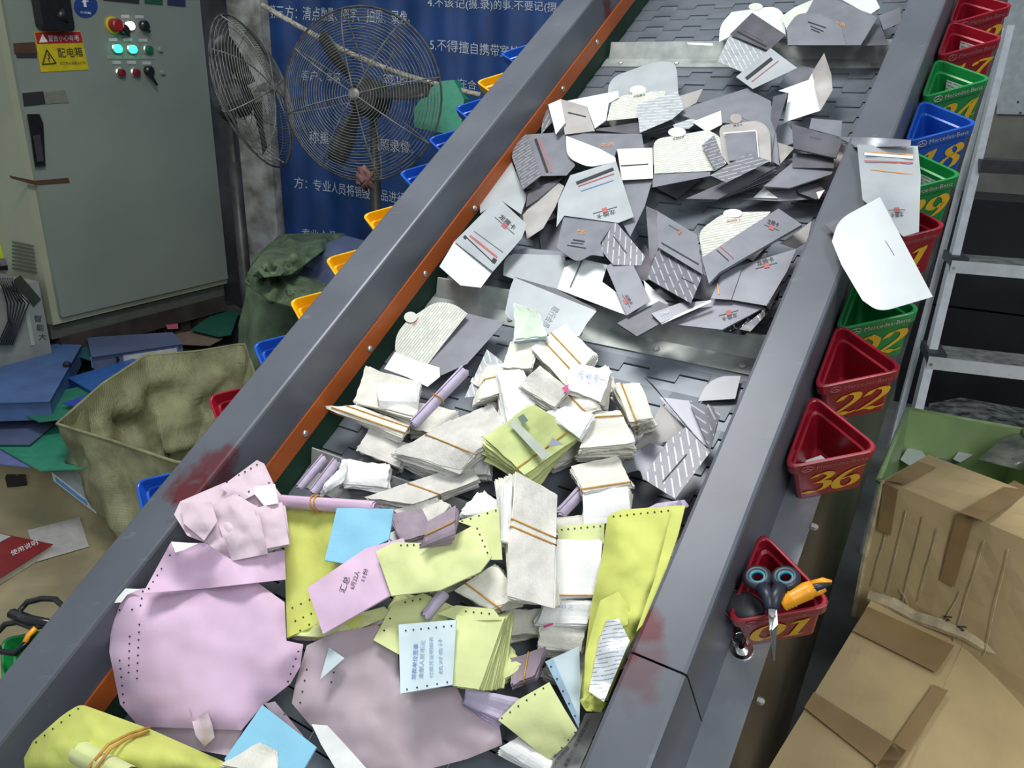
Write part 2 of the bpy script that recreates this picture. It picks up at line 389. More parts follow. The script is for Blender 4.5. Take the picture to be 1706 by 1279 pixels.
def roll(label, mt, p0, p1, r, h, band=None, name='paper_roll', group='rolled paper slips on the belt', turns=2.4, base=B):
    a, b = base(*p0, h), base(*p1, h); ax = (b - a).normalized(); s1 = (N - ax * N.dot(ax)).normalized(); s2 = ax.cross(s1)
    root = thing(name, label, 'paper roll', (a + b) / 2, group)
    n = int(18 * turns); vs_ = []; fs = []; rnd = random.Random(SEED[0]); SEED[0] += 1
    for e in range(5):
        c = a.lerp(b, e / 4)
        for i in range(n + 1):
            q = i / 18 * 2 * math.pi; rr = r * (1 - .16 * (i / 18)) * (1 + .05 * math.sin(q * 2 + e)); off = ax * (rnd.uniform(-.002, .002) + .004 * (i / n) if e in (0, 4) else 0)
            vs_.append(c + s1 * rr * math.cos(q) + s2 * rr * math.sin(q) * .85 + off)
    for e in range(4):
        for i in range(n): k = e * (n + 1) + i; fs.append((k, k + 1, k + n + 2, k + n + 1))
    mesh('rolled_sheet', vs_, fs, mt, root, True)
    for t in band or ():
        c = a.lerp(b, t); mb = MB(); mb.tube([c + (s1 * math.cos(q) + s2 * math.sin(q) * .88) * (r + .001) + ax * .002 * math.sin(q) for q in [k * math.pi / 9 for k in range(18)]], .0014, 6, closed=True, nrm=ax); mb.build('rubber_band', RUB, root, True)
    return root

# ================================================================ THE ROOM
CON = mat('concrete_floor', (.24, .235, .215), .85, 0, .2, 3, bump=.3)
WDK = mat('slate_wall_paint', (.075, .08, .095), .85, 0, .25, 5, bump=.3)
WPL = mat('peeling_plaster', (.62, .62, .60), .9, 0, .3, 9, bump=.6, col2=(.20, .19, .16))
WE = V((.9716, -.2368, 0)); WN = V((-.2368, -.9716, 0)); WP = D(700, 200, 4.0)
def WL(x, y, off=0.0): return PL(x, y, WP + WN * off, WN)
mb = MB(); mb.box((-5.5, -2.5, -.05), (10.5, 0, 0), (0, 9.5, 0), (0, 0, .05)); tag(mb.build('floor', CON), 'worn grey concrete floor of the workshop', kind='structure')
p0 = WL(455, 100); p0.z = 0; mb = MB(); mb.box(p0 - WE * 4.5 - WN * .12, WE * 6.75, WN * .1, Z * 3.4); tag(mb.build('wall_back', WDK), 'dark slate painted wall behind the cabinet', kind='structure')
pa = WL(402, 40); pa.z = 0; pb = WL(456, 40); pb.z = 0; mb = MB(); mb.box(pa - WN * .02, pb - pa, WN * .14, Z * 3.4); tag(mb.build('trim_pillar', WPL), 'narrow pillar of peeling white plaster between cabinet and banner', kind='structure')
mb = MB(); q = WL(330, 470, .03); q.z = .0; mb.box(q - WE * 3, WE * 3.35, WN * .05, Z * .42); tag(mb.build('baseboard_back', mat('dark_skirting', (.03, .03, .034), .8)), kind='structure')
# banner with folds and lettering
BNB = mat('blue_banner_cloth', (.012, .062, .235), .6, 0, .12, 6)
bx0 = (WL(457, 40) - WP).dot(WE); bx1 = bx0 + 2.3; bz0, bz1 = WL(540, 392).z - .02, 2.9
def fold(x): return .014 + .012 * math.sin(x * 15) + .008 * math.sin(x * 41 + 1) + (.018 * math.exp(-((x - bx0 - .10) / .05) ** 2))
vs_, fs = [], []
nx, nz = 120, 6
for i in range(nx + 1):
    for j in range(nz + 1):
        x = bx0 + (bx1 - bx0) * i / nx; p = WP + WE * x + WN * (fold(x) + .03); p.z = bz0 + (bz1 - bz0) * j / nz; vs_.append(p)
for i in range(nx):
    for j in range(nz): a = i * (nz + 1) + j; fs.append((a, a + nz + 1, a + nz + 2, a + 1))
ban = thing('banner', 'blue cloth banner with rows of white Chinese lettering on the back wall', 'banner', WP + WE * (bx0 + .3)); mesh('banner_cloth', vs_, fs, BNB, ban, True)
BIN = mat('banner_lettering', (.62, .68, .74), .7, 0, .12, 60)
def wr_banner(s, x0, y0, x1, y1, ht, sp=1.0):
    def f(a, b):
        x = x0 + (x1 - x0) * a; y = y0 + (y1 - y0) * a - ht * b; p = WL(x, y, .03); k = (p - WP).dot(WE); return p + WN * (fold(k) + .004)
    write('banner_lettering', s, f, BIN, ban, sp)
wr_banner('第三方：清点数量、签字、拍照、录像。', 455, 32, 684, 41, 23)
wr_banner('4.不该记(摄.录)的事.不要记(摄', 715, 15, 928, 23, 19)
wr_banner('5.不得擅自携带室外', 719, 84, 868, 98, 20)
wr_banner('客户、车辆', 506, 134, 570, 139, 18)
wr_banner('签收出', 640, 138, 700, 146, 16)
wr_banner('称重', 518, 238, 548, 240, 20)
wr_banner('拍照录像。', 618, 248, 690, 256, 20)
wr_banner('方：专业人员将销毁物品进行', 497, 312, 676, 340, 19)
wr_banner('专业人员', 508, 392, 560, 398, 13)
wr_banner('在合', 763, 145, 795, 150, 15)

# ================================================================ CONVEYOR
def stain_mat(name, col, spots, **k):
    mt = mat(name, col, **k); nt = mt.node_tree; L = nt.links; p = nt.nodes['Principled BSDF']; old = p.inputs['Base Color'].links[0].from_socket
    tc = nt.nodes.new('ShaderNodeTexCoord'); ns = nt.nodes.new('ShaderNodeTexNoise'); ns.inputs['Scale'].default_value = 26; ns.inputs['Detail'].default_value = 7; L.new(tc.outputs['Object'], ns.inputs['Vector'])
    tot = None
    for c, r, a in spots:
        vm = nt.nodes.new('ShaderNodeVectorMath'); vm.operation = 'DISTANCE'; L.new(tc.outputs['Object'], vm.inputs[0]); vm.inputs[1].default_value = c
        d = node_math(nt, 'ADD', vm.outputs['Value'], node_math(nt, 'MULTIPLY', ns.outputs[0], r * 2.2)); mr = nt.nodes.new('ShaderNodeMapRange'); mr.inputs[1].default_value = r * 2.15; mr.inputs[2].default_value = r * 1.6; mr.inputs[4].default_value = a
        L.new(d, mr.inputs[0]); tot = mr.outputs[0] if tot is None else node_math(nt, 'MAXIMUM', tot, mr.outputs[0])
    mx = nt.nodes.new('ShaderNodeMix'); mx.data_type = 'RGBA'; L.new(tot, mx.inputs[0]); L.new(old, mx.inputs[6]); mx.inputs[7].default_value = (.11, .008, .012, 1)
    # scratches
    n2 = nt.nodes.new('ShaderNodeTexNoise'); n2.inputs['Scale'].default_value = 5; n2.inputs['Detail'].default_value = 8; mp = nt.nodes.new('ShaderNodeMapping'); L.new(tc.outputs['Object'], mp.inputs[0]); mp.inputs['Rotation'].default_value = (.5, .4, 1.0); mp.inputs['Scale'].default_value = (1, 14, 14); L.new(mp.outputs[0], n2.inputs['Vector'])
    r2 = nt.nodes.new('ShaderNodeMapRange'); L.new(n2.outputs[0], r2.inputs[0]); r2.inputs[1].default_value = .66; r2.inputs[2].default_value = .78; r2.inputs[4].default_value = .25
    m2 = nt.nodes.new('ShaderNodeMix'); m2.data_type = 'RGBA'; L.new(r2.outputs[0], m2.inputs[0]); L.new(mx.outputs[2], m2.inputs[6]); m2.inputs[7].default_value = (.3, .33, .37, 1)
    L.new(m2.outputs[2], p.inputs['Base Color']); return mt
AR = .948
def RP(x, y, n=AR):
    d = ray(x, y); return EYE + d * (-n / d.dot(N))
SLT = stain_mat('slate_blue_paint', (.115, .126, .152), [(PL(1012, 12, C(0, -1.084, 0), VV), .035, .9), (RP(345, 790), .060, .75), (RP(325, 815), .055, .9), (RP(370, 770), .04, .8), (RP(1068, 1040), .036, .85), (RP(1060, 1110), .045, .45), (RP(1050, 1090), .02, .8)], rough=.42, metal=.1, var=.07, scale=6, bump=.04)
STL2 = mat('brushed_steel_flange', (.30, .32, .35), .38, .6, .08, 12, bump=.05)
SKT = mat('dull_steel_skirt', (.115, .10, .085), .42, .55, .2, 4, bump=.08)
ORR = mat('orange_strip_paint', (.46, .105, .018), .5, 0, .08, 8)
GRN = mat('dark_green_rubber', (.008, .04, .022), .7, 0, .15, 8)
BST = mat('belt_steel', (.175, .20, .235), .42, .25, .10, 9, bump=.04)
GAL = mat('galvanised_steel', (.50, .53, .51), .38, .35, .18, 22, bump=.05, col2=(.33, .37, .36))
BLT = mat('zinc_bolt', (.62, .62, .58), .3, .8)
conv = thing('conveyor', 'long inclined slat belt conveyor with slate blue side rails and orange inner strip', 'conveyor', C(-.2, -.68, -1.5))
def prism(mbx, poly, u0, u1):            # poly of (v, n) extruded along u
    k = len(poly); mbx.add([C(u0, a, b) for a, b in poly] + [C(u1, a, b) for a, b in poly], [list(range(k))[::-1], list(range(k, 2 * k))] + [(i, (i + 1) % k, k + (i + 1) % k, k + i) for i in range(k)])
us = (RP(1095, 1104) - EYE).dot(U)
U0, U1 = -.42, 3.1
for a, b, vi, vo in ((U0, us - .0015, -.283, -.208), (us + .0015, U1, -.283, -.208), (U0, U1, -1.084, -1.179)):
    for name in ('rail_cover',):
        s = 1 if vo > vi else -1; mb = MB(); t = .004; r = .006
        prism(mb, [(vi, -1.035), (vi, -AR - r), (vi + s * r * .3, -AR - r * .3), (vi + s * r, -AR), (vo - s * r, -AR), (vo - s * r * .3, -AR - r * .3), (vo, -AR - r), (vo, -1.133), (vo - s * t, -1.133), (vo - s * t, -AR - t), (vi + s * t, -AR - t), (vi + s * t, -1.035)], a, b)
        mb.build(name, SLT, conv)
for s, vo in ((1, -.208), (-1, -1.179)):
    mb = MB(); prism(mb, [(vo - s * .004, -1.133), (vo + s * .051, -1.133), (vo + s * .051, -1.137), (vo - s * .004, -1.137)], -.02 if s > 0 else U0, U1); mb.build('flange', STL2, conv)
    if s > 0:
        mb = MB(); prism(mb, [(vo - s * .004, -1.137), (vo + s * .046, -1.137), (vo + s * .046, -1.143), (vo - s * .004, -1.143)], U0, -.0); mb.build('flange', STL2, conv)
    mb = MB(); vs_ = []; n = 8
    for i in range(n + 1):
        u = U0 + (U1 - U0) * i / n; nb = max(-1.78, -(1.47 + .5556 * u) / .8314); v0 = vo + s * .047
        vs_ += [C(u, v0, -1.137), C(u, v0, nb), C(u, v0 - s * .004, nb), C(u, v0 - s * .004, -1.137)]
    mb.add(vs_, [(4 * i + a, 4 * i + b, 4 * i + 4 + b, 4 * i + 4 + a) for i in range(n) for a, b in ((0, 1), (1, 2), (2, 3), (3, 0))]); mb.build('side_skirt', SKT, conv)
for vi, s in ((-.283, -1), (-1.084, 1)):
    mb = MB(); prism(mb, [(vi, -1.035), (vi + s * .004, -1.035), (vi + s * .004, -1.077), (vi, -1.077)], U0, U1); st = mb.build('orange_strip', ORR, conv)
    for x, y in ((508, 722), (616, 581), (708, 456), (790, 347), (937, 148), (994, 70)) if s > 0 else ():
        c = PL(x, y, C(0, vi + .004, 0), VV); mb = MB(); mb.lathe(c, VV, [(.0075, 0), (.0075, .002), (.005, .005), (.0015, .006)], 10); mb.build('bolt', BLT, st, True)
    mb = MB(); prism(mb, [(vi - s * .002, -1.077), (vi + s * .001, -1.077), (vi + s * .001, -1.135), (vi - s * .002, -1.135)], U0, U1); mb.build('rubber_skirt', GRN, conv)
# slats with interlocking hinge knuckles
PT = .0585; TW = .0590; v0, v1 = -1.083, -.284
def edge_line(u, s, gap):
    out = []; k = int(round((v1 - v0) / TW)); tw = (v1 - v0) / k
    for i in range(k):
        uu = u + (s if i % 2 else -s) + gap; out += [(uu, v0 + tw * i + .001), (uu, v0 + tw * (i + 1) - .001)]
    return out
lo = edge_line(0, .0100, .0014); hi = edge_line(PT, .0100, -.0014); k = len(lo)
vs_ = [C(a, b, -HB + .0022) for a, b in lo] + [C(a, b, -HB) for a, b in hi] + [C(PT / 2, b, -HB) for a, b in lo]
fs = [(i, i + 1, 2 * k + i + 1, 2 * k + i) for i in range(k - 1)] + [(2 * k + i, 2 * k + i + 1, k + i + 1, k + i) for i in range(k - 1)]
nv = len(vs_); vs_ += [p - N * .007 for p in vs_]
fs += [tuple(i + nv for i in f[::-1]) for f in fs]; fs += [(i, i + nv, i + nv + 1, i + 1) for i in range(k - 1)] + [(k + i, k + i + 1, k + i + 1 + nv, k + i + nv) for i in range(k - 1)]
fs += [(0, 2 * k, 2 * k + nv, nv), (2 * k, k, k + nv, 2 * k + nv)]
WED = mat('worn_lit_edge', (.42, .45, .48), .4, .3, .1, 60)  # lighter lip colour paints the light caught by the worn slat edges
base = mesh('belt_slat', vs_, fs, [BST, WED], conv)
for pl in base.data.polygons:
    vi = [v_ for v_ in pl.vertices if v_ < nv]
    if len(vi) == 2 and all(v_ < k for v_ in vi) and len(pl.vertices) == 4 and abs((base.data.vertices[vi[0]].co - base.data.vertices[vi[1]].co).dot(VV)) > .02 and (base.data.vertices[vi[0]].co - EYE).dot(U) < 0: pl.material_index = 1
for i in range(-7, 53):
    if i == 0: continue
    o = base.copy(); o.location = U * (i * PT); COL.objects.link(o)
# under-belt pan closes the gaps
mb = MB(); prism(mb, [(-1.083, -1.145), (-.284, -1.145), (-.284, -1.16), (-1.083, -1.16)], U0, U1); mb.build('belt_pan', mat('dark_oily_steel', (.015, .016, .018), .5, .5), conv)
uc = (B(990, 549, 0) - EYE).dot(U); ud = (B(1240, 101, 0) - EYE).dot(U); du = (ud - uc) / 2
for i in range(-1, 4):
    u = uc + du * i; mb = MB()
    mb.box(C(u, v0 + .012, -HB), VV * (v1 - v0 - .03), U * .003, N * .036 + U * .032)
    mb.box(C(u - .036, v0 + .004, -HB + .0005), VV * (v1 - v0 - .01), U * .038, N * .003)
    for j in range(5):
        mb.lathe(C(u - .02, v0 + .06 + j * .168, -HB + .003), N, [(.007, 0), (.007, .004), (.003, .006)], 6)
    mb.build('cleat', GAL, conv)
# washers and eye on the flange below basket 01
wz = thing('ring_bolt', 'shiny ring bolt and washer on the flange under basket 01', 'bolt', PL(1235, 1078, C(0, 0, -1.133), N))
CHR = mat('bright_chrome', (.85, .85, .82), .12, 1)
c = PL(1236, 1081, C(0, 0, -1.133), N); mb = MB(); mb.lathe(c, N, [(.016, 0), (.016, .003), (.009, .003), (.009, .008), (.004, .010)], 18); mb.build('washer', CHR, wz, False)
c2 = PL(1233, 1064, C(0, 0, -1.128), N); mb = MB(); mb.tube([c2 + (U * math.cos(q) + VV * math.sin(q)) * .010 for q in [k * math.pi / 8 for k in range(16)]], .0028, 6, closed=True, nrm=N); mb.build('ring', CHR, wz, True)
for x, y in ((1352, 876), (1262, 1165)):
    c = PL(x, y, C(0, -.155, 0), VV); mb = MB(); mb.lathe(c, VV, [(.006, 0), (.006, .006), (.003, .010)], 6); mb.build('bolt', BLT, conv)

# ================================================================ BASKETS
BC = {'red': (.30, .008, .022), 'green': (.012, .25, .06), 'blue': (.012, .095, .50), 'yellow': (.88, .47, .005)}
def bmat(c): return mat('plastic_' + c, BC[c], .32, 0, .05, 20, spec=.5)
RIMT = mat('rim_relief', (.62, .52, .48), .5, 0, .05)
def tri_loop(inset, z, rad=.016):
    a = .147; T = [(0, 0), (0, a), (.118, a / 2)]; cx, cy = sum(p[0] for p in T) / 3, sum(p[1] for p in T) / 3; rin = .0395
    s = (rin - inset) / rin; T = [(cx + (x - cx) * s, cy + (y - cy) * s) for x, y in T]; out = []
    r = max(.004, rad - inset * .5)
    for i in range(3):
        p, p0_, p1_ = V(T[i]), V(T[i - 1]), V(T[(i + 1) % 3]); A_ = p + (p0_ - p).normalized() * r * 1.5; B_ = p + (p1_ - p).normalized() * r * 1.5
        for k in range(6):
            t = k / 5; q = A_ * (1 - t) ** 2 + p * 2 * t * (1 - t) + B_ * t * t; out.append((q.x, q.y, z))
    return out
def basket(col, num, uu, n_rim, side, labeltxt, card=False, star=True):
    vo = -.201 if side > 0 else -1.183
    def L(x, y, z): return C(uu - .0735 + y, vo + side * x, n_rim + z)
    root = thing('basket', labeltxt, 'basket', L(.04, .0735, -.1), 'numbered triangular baskets along the conveyor')
    M_ = bmat(col)
    prof = [(.010, -.112), (.009, -.110), (.004, -.023), (.0, -.023), (-.001, -.001), (.0005, .0), (.0025, 0), (.0035, -.001), (.0055, -.021), (.0085, -.023), (.0125, -.106)]
    loops = [tri_loop(i, z) for i, z in prof]; n = 18; vs_ = [L(*p) for lp in loops for p in lp]; fs = [list(range(n))]
    for a in range(len(loops) - 1):
        for k in range(n): l = (k + 1) % n; fs.append((a * n + k, a * n + l, (a + 1) * n + l, (a + 1) * n + k))
    fs.append([(len(loops) - 1) * n + k for k in range(n)])
    # shell and rim as parts
    body = [f for f in fs if max(f) < 3 * n] + [f for f in fs if min(f) >= 8 * n]; rim = [f for f in fs if not (max(f) < 3 * n or min(f) >= 8 * n)]
    def sub(name, ff):
        ids = sorted({i for f in ff for i in f}); mp = {a: b for b, a in enumerate(ids)}; return mesh(name, [vs_[i] for i in ids], [[mp[i] for i in f] for f in ff], M_, root, False)
    bo = sub('body', body); rm = sub('rim', rim)
    # front face lies between the corners (0,0) and (.118,a/2)
    def FR(a, b, top, bot, it, ib, off):        # a along the face, b up the face
        z = bot + (top - bot) * b; ins = ib + (it - ib) * b; nx, ny = math.sin(math.atan2(.0735, .118)), -math.cos(math.atan2(.0735, .118))
        ln = .139; x = .118 * a; y = .0735 * a; return L(x - nx * (ins - off), y - ny * (ins - off), z)
    if num:
        out = ([], [])
        for i, chx in enumerate(num): numeral(chx, i * .62, 1.0, out)
        wmax = .62 * len(num)
        fr = lambda p: FR(.20 + .62 * p[0] / 1.24, .16 + .68 * p[1], -.024, -.110, .004, .009, .0009)
        mesh('number', [fr(p) for p in out[0]], out[1], YIN, root)
        if star:
            p, f_, asp = glyphs('Mercedes-Benz'); mk = mesh('rim_lettering', [FR(.34 + .52 * a, .28 + .42 * b, -.001, -.024, -.001, 0, .0008) for a, b in p], f_, RIMT if col != 'red' else mat('rim_relief_red', (.42, .15, .17), .5), root)
            mb = MB(); cc = FR(.24, .5, -.001, -.024, -.001, 0, .001); e1 = (FR(.30, .5, -.001, -.024, -.001, 0, .001) - cc).normalized(); e2 = N
            mb.tube([cc + (e1 * math.cos(q) * 1.3 + e2 * math.sin(q)) * .0065 for q in [k * math.pi / 8 for k in range(16)]], .0006, 4, closed=True, nrm=e1.cross(e2))
            for q in (90, 210, 330): mb.tube([cc, cc + (e1 * math.cos(math.radians(q)) * 1.3 + e2 * math.sin(math.radians(q))) * .0065], .0007, 4)
            mb.build('rim_emblem', RIMT if col != 'red' else MT['rim_relief_red'], root)
    if card:
        cm = mat_print('ruled_label_card', (.72, .75, .72), (.2, .25, .25), px=.02, py=.006, fill=.8, duty=.3, rough=.6, metal=0)
        if side > 0: q = [L(.030, .108, -.080), L(.085, .074, -.080), L(.085, .080, -.030), L(.030, .114, -.030)]
        else: q = [L(.038, .095, -.09), L(.085, .072, -.092), L(.090, .078, -.045), L(.040, .103, -.045)]
        mesh('label_card', q, [(0, 1, 2, 3)], cm, root, False, [(0, 0), (.06, 0), (.06, .04), (0, .04)])
    return root, L
def u_right(x, y): return (RP(x, y, 1.02) - EYE).dot(U)
RB = [((1382, 1005), 'red', '01', 'red basket numbered 01 holding scissors and a cutter', 0),
 ((1452, 744), 'red', '36', 'red basket numbered 36, next above the one with the scissors', 0),
 ((1497, 612), 'red', '22', 'red basket numbered 22, above basket 36', 0),
 ((1526, 515), 'green', '02', 'green basket numbered 02 under the white card flap', 0),
 ((1571, 375), 'red', '41', 'red basket behind the grey card hanging over the rail', 0),
 ((1596, 290), 'green', '29', 'green basket with ruled card, just below the blue basket 18', 1),
 ((1623, 204), 'blue', '18', 'blue basket numbered 18 on the right side', 0),
 ((1651, 130), 'green', '24', 'green basket with ruled card, just above the blue basket 18', 1),
 ((1669, 62), 'red', '17', 'red basket with a paper card inside, numbered with a 7', 1),
 ((1689, 8), 'red', '12', 'topmost red basket on the right side, cut by the frame', 0)]
BR = {}
for (x, y), c, nmb, lb, cd in RB: BR[nmb] = basket(c, nmb, u_right(x, y), -1.02, 1, lb, cd)
def u_left(x, y): return (RP(x, y, .995) - EYE).dot(U)
LB = [((-18, 1050), 'green', 'green basket with black scissors left of the conveyor', 1), ((216, 797), 'blue', 'blue basket beside the red stain on the left rail', 0),
 ((343, 658), 'red', 'red basket over the mouth of the woven sack', 0), ((420, 572), 'blue', 'blue basket above the woven sack, below the three yellow ones', 0),
 ((482, 500), 'yellow', 'lowest of the three yellow baskets in a row', 0), ((541, 430), 'yellow', 'middle yellow basket with a white ruled card inside', 1),
 ((603, 357), 'yellow', 'upper of the three yellow baskets, below the fan', 0), ((663, 286), 'blue', 'blue basket just above the three yellow baskets', 0),
 ((711, 230), 'blue', 'blue basket at the lower right of the fan guard', 0), ((757, 178), 'blue', 'blue basket beside the green board', 0),
 ((792, 135), 'yellow', 'single yellow basket between two blue baskets', 0), ((832, 88), 'blue', 'highest blue basket on the left side by the banner', 0)]
for (x, y), c, lb, cd in LB: basket(c, '', u_left(x, y), -.995, -1, lb, cd)

# ================================================================ CABINET
CAB = mat('cabinet_grey_green', (.27, .31, .27), .5, .1, .05, 2, bump=.02)
CAL = mat('cabinet_cream_side', (.40, .42, .30), .55, 0, .06, 3)
L0 = (W(103, 529, 0) - W(380, 464, 0)).length; cz = 1.5 * (1 - .93 / L0)
cA, cB = W(103, 529, cz * 100), W(380, 464, cz * 100); cE = (cB - cA).normalized(); cN = cE.cross(Z).normalized()
if cN.dot(EYE - cA) < 0: cN = -cN
CW, CH, CD = .93, 1.9, .42
cab = thing('control_cabinet', 'grey-green steel control cabinet with lit buttons and warning sign', 'cabinet', cA)
def CF(x, y, off=0.0): return PL(x, y, cA + cN * off, cN)
mb = MB(); mb.box(cA - cN * CD - cE * .03 - Z * .03, cE * (CW + .04), cN * (CD - .022), Z * CH); mb.build('cabinet_body', CAL, cab)
mb = MB(); mb.cbox(cA + cE * CW / 2 + Z * CH / 2 - cN * .011, cE * CW, Z * CH, cN * .022, .006); mb.build('door', CAB, cab)
mb = MB(); mb.box(cA - cN * CD - cE * .03 - Z * .10, cE * (CW + .04), cN * (CD - .05), Z * .07); mb.build('cabinet_plinth', mat('cabinet_base_shade', (.10, .11, .09), .7), cab)
def patch(name, pts, mt, off, parent, f=None, th=.002):
    f = f or CF; a = [f(x, y, off) for x, y in pts]; k = len(a); v_ = [f(x, y, off - th) for x, y in pts]
    return mesh(name, a + v_, [list(range(k)), list(range(k, 2 * k))[::-1]] + [(i, (i + 1) % k, k + (i + 1) % k, k + i) for i in range(k)], mt, parent)
sg = patch('warning_sign', [(57, 53), (134, 51), (148, 116), (68, 120)], mat('sign_yellow', (.62, .50, .01), .5), .003, cab)
patch('sign_header', [(58, 54), (134, 53), (138, 71), (62, 73)], mat('sign_red', (.42, .02, .02), .5), .0045, sg, th=.001)
def ca(s, x0, y0, x1, y1, ht, mt, par, lean=.1, nm='lettering'): write(nm, s, lambda a, b: CF(x0 + (x1 - x0) * a - lean * ht * b, y0 + (y1 - y0) * a - ht * b, .0062), mt, par)
ca('警告小心有电', 81, 69, 132, 68, 10, WIN, sg); ca('配电箱', 98, 96, 139, 94, 16, INK, sg, .2); ca('非工作人员禁止打开', 100, 108, 143, 107, 5, INK, sg)
patch('warning_triangle', [(71, 56), (80, 70), (65, 71)], WIN, .0058, sg, th=.0008)
mb = MB(); tr = [CF(x, y, .006) for x, y in ((78, 83), (93, 105), (71, 107))]; mb.tube(tr, .0035, 6, closed=True, nrm=cN); mb.tube([CF(80, 90, .006), CF(83, 96, .006), CF(80, 97, .006), CF(83, 103, .006)], .002, 5); mb.build('warning_triangle', INK, sg)
bs = patch('blue_sticker', ell(143, 10, 20, 20, 10), mat('sticker_blue', (.02, .06, .25), .4), .003, cab)
mb = MB(); mb.tube([CF(140, -6, .005), CF(142, 12, .005)], .006, 6); mb.tube([CF(137, 3, .005), CF(147, 2, .005)], .003, 6); mb.build('sticker_mark', WIN, bs); ca('必须戴', 134, 22, 152, 24, 4, WIN, bs)
BKP = mat('black_glossy_plastic', (.015, .015, .018), .25)
# switch handle at the top, latch at the left
hd = MB(); 
for k in range(1): hd.cbox(CF(86, 5, .03), cE * .13, Z * .2, cN * .05, .02)
hd.build('switch_handle', BKP, cab); hd = MB(); hd.tube([CF(95, 20, .05), CF(108, 32, .045), CF(117, 39, .03)], [.028, .02, .012], 8); hd.build('switch_handle', BKP, cab, True)
lt = patch('door_latch', [(45, 190), (66, 190), (72, 205), (76, 276), (58, 277), (52, 232)], BKP, .02, cab, th=.02)
patch('latch_grip', [(55, 226), (67, 224), (73, 268), (62, 270)], mat('latch_grip', (.05, .05, .06), .35), .032, lt, th=.012)
TAP = mat('brown_packing_tape', (.10, .055, .03), .35)
patch('tape_strip', [(15, 292), (58, 301), (114, 296), (116, 304), (58, 308), (18, 297)], TAP, .004, cab); patch('tape_strip', [(22, 72), (58, 70), (62, 88), (24, 89)], TAP, .004, cab)
patch('tape_strip', [(26, 88), (61, 88), (62, 96), (28, 96)], INK, .005, cab); patch('tape_strip', [(37, 155), (72, 152), (76, 173), (40, 177)], INK, .004, cab)
patch('tape_residue', [(74, 154), (108, 150), (115, 171), (90, 172), (76, 174)], mat('tape_residue', (.20, .21, .17), .6), .003, cab)
LBL = mat('label_plate_white', (.55, .57, .55), .5)
for x, y in ((208, 27), (232, 28), (188, 66), (213, 66), (238, 67), (194, 104), (219, 104), (244, 105)): patch('label_plate', [(x - 7, y - 2.6), (x + 7, y - 2.6), (x + 8, y + 2.6), (x - 7, y + 2.6)], LBL, .003, cab)
for x in (191, 218, 244): patch('button_guide', [(x - 13, 92), (x + 13, 92), (x + 13, 98), (x - 13, 98)], mat('guide_strip', (.30, .36, .31), .5), .003, cab)
def button(nm, x, y, r, mt, col2=None, ht=.022):
    c = CF(x, y, 0); mb = MB(); mb.lathe(c, cN, [(r * 1.35, 0), (r * 1.35, .006), (r * 1.1, .009)], 18); b = mb.build('bezel', BLT if col2 is None else col2, None, False)
    mb = MB(); mb.lathe(c, cN, [(r, .006), (r, ht), (r * .8, ht + .004)], 18); o = mb.build(nm, mt, cab, False); b.parent = o; return o
GLO = mat('lit_green_lens', (.05, .9, .5), .3, emit=(.05, 1, .5, 2.2)); GWH = mat('lit_white_lens', (1, 1, .95), .3, emit=(1, .97, .9, 3))
button('push_button', 193, 81, .017, GLO); button('push_button', 218, 82, .017, GLO); button('push_button', 214, 43, .017, GWH); button('push_button', 245, 83, .017, mat('green_lens_off', (.01, .14, .07), .3))
button('push_button', 199, 121, .016, mat('red_lens_off', (.20, .01, .02), .3)); button('push_button', 224, 121, .016, MT['red_lens_off']); button('push_button', 266, 83, .010, CAB, CAB, .01); button('push_button', 270, 121, .010, CAB, CAB, .01)
button('emergency_stop', 187, 42, .026, mat('red_mushroom_button', (.38, .02, .02), .35), mat('estop_yellow_ring', (.6, .5, .02), .5), .04)
for x, y, x2, y2 in ((238, 43, 250, 53), (246, 118, 262, 142), (205, 50, 216, 60)):
    mb = MB(); mb.lathe(CF(x, y, 0), cN, [(.022, 0), (.022, .02), (.015, .025)], 14); mb.tube([CF(x, y, .03), CF(x2, y2, .035)], [.012, .006], 6); mb.build('selector_switch', BKP, cab)
for i, x in enumerate((172, 202, 241, 279)): patch('gauge_panel', [(x, -14), (x + 30, -12), (x + 30, [3, 6, 8, 11][i]), (x, [0, 3, 5, 8][i])], [INK, INK, mat('meter_green', (.02, .10, .06), .4), mat('meter_navy', (.03, .04, .10), .4)][i], .006, cab, th=.006)
# louvres on the cabinet's cream side
cS = cA - cE * .03
def CS(x, y, off=0.0): return PL(x, y, cS - cE * off, -cE)
for i in range(8):
    y = 404 + i * 6.2; mb = MB(); a, b = CS(22, y, .004), CS(56 + i * .8, y + 7, .004); mb.box(a, b - a, Z * .006, -cE * .006); mb.build('louvre', mat('louvre_shadow', (.11, .12, .08), .6), cab)
# tall gap objects under the cabinet: slatted crate it stands on
cr = thing('wooden_pallet', 'dark wooden pallet under the grey control cabinet', 'pallet', cA - Z * cz)
DKW = mat('dark_brown_wood', (.045, .035, .03), .8, 0, .2, 10, bump=.2)  # plain dark brown wood
zt = cz - .10
for i in range(9): mb = MB(); mb.box(cA - Z * cz + cE * (.02 + .105 * i) - cN * .30, cE * .055, cN * .24, Z * (zt * .82)); mb.build('block', DKW, cr)
for i in range(3): mb = MB(); mb.box(cA - Z * (cz - zt * .82) + cN * (-.40 + i * .13) , cE * CW, cN * .10, Z * zt * .18); mb.build('plank', DKW, cr)

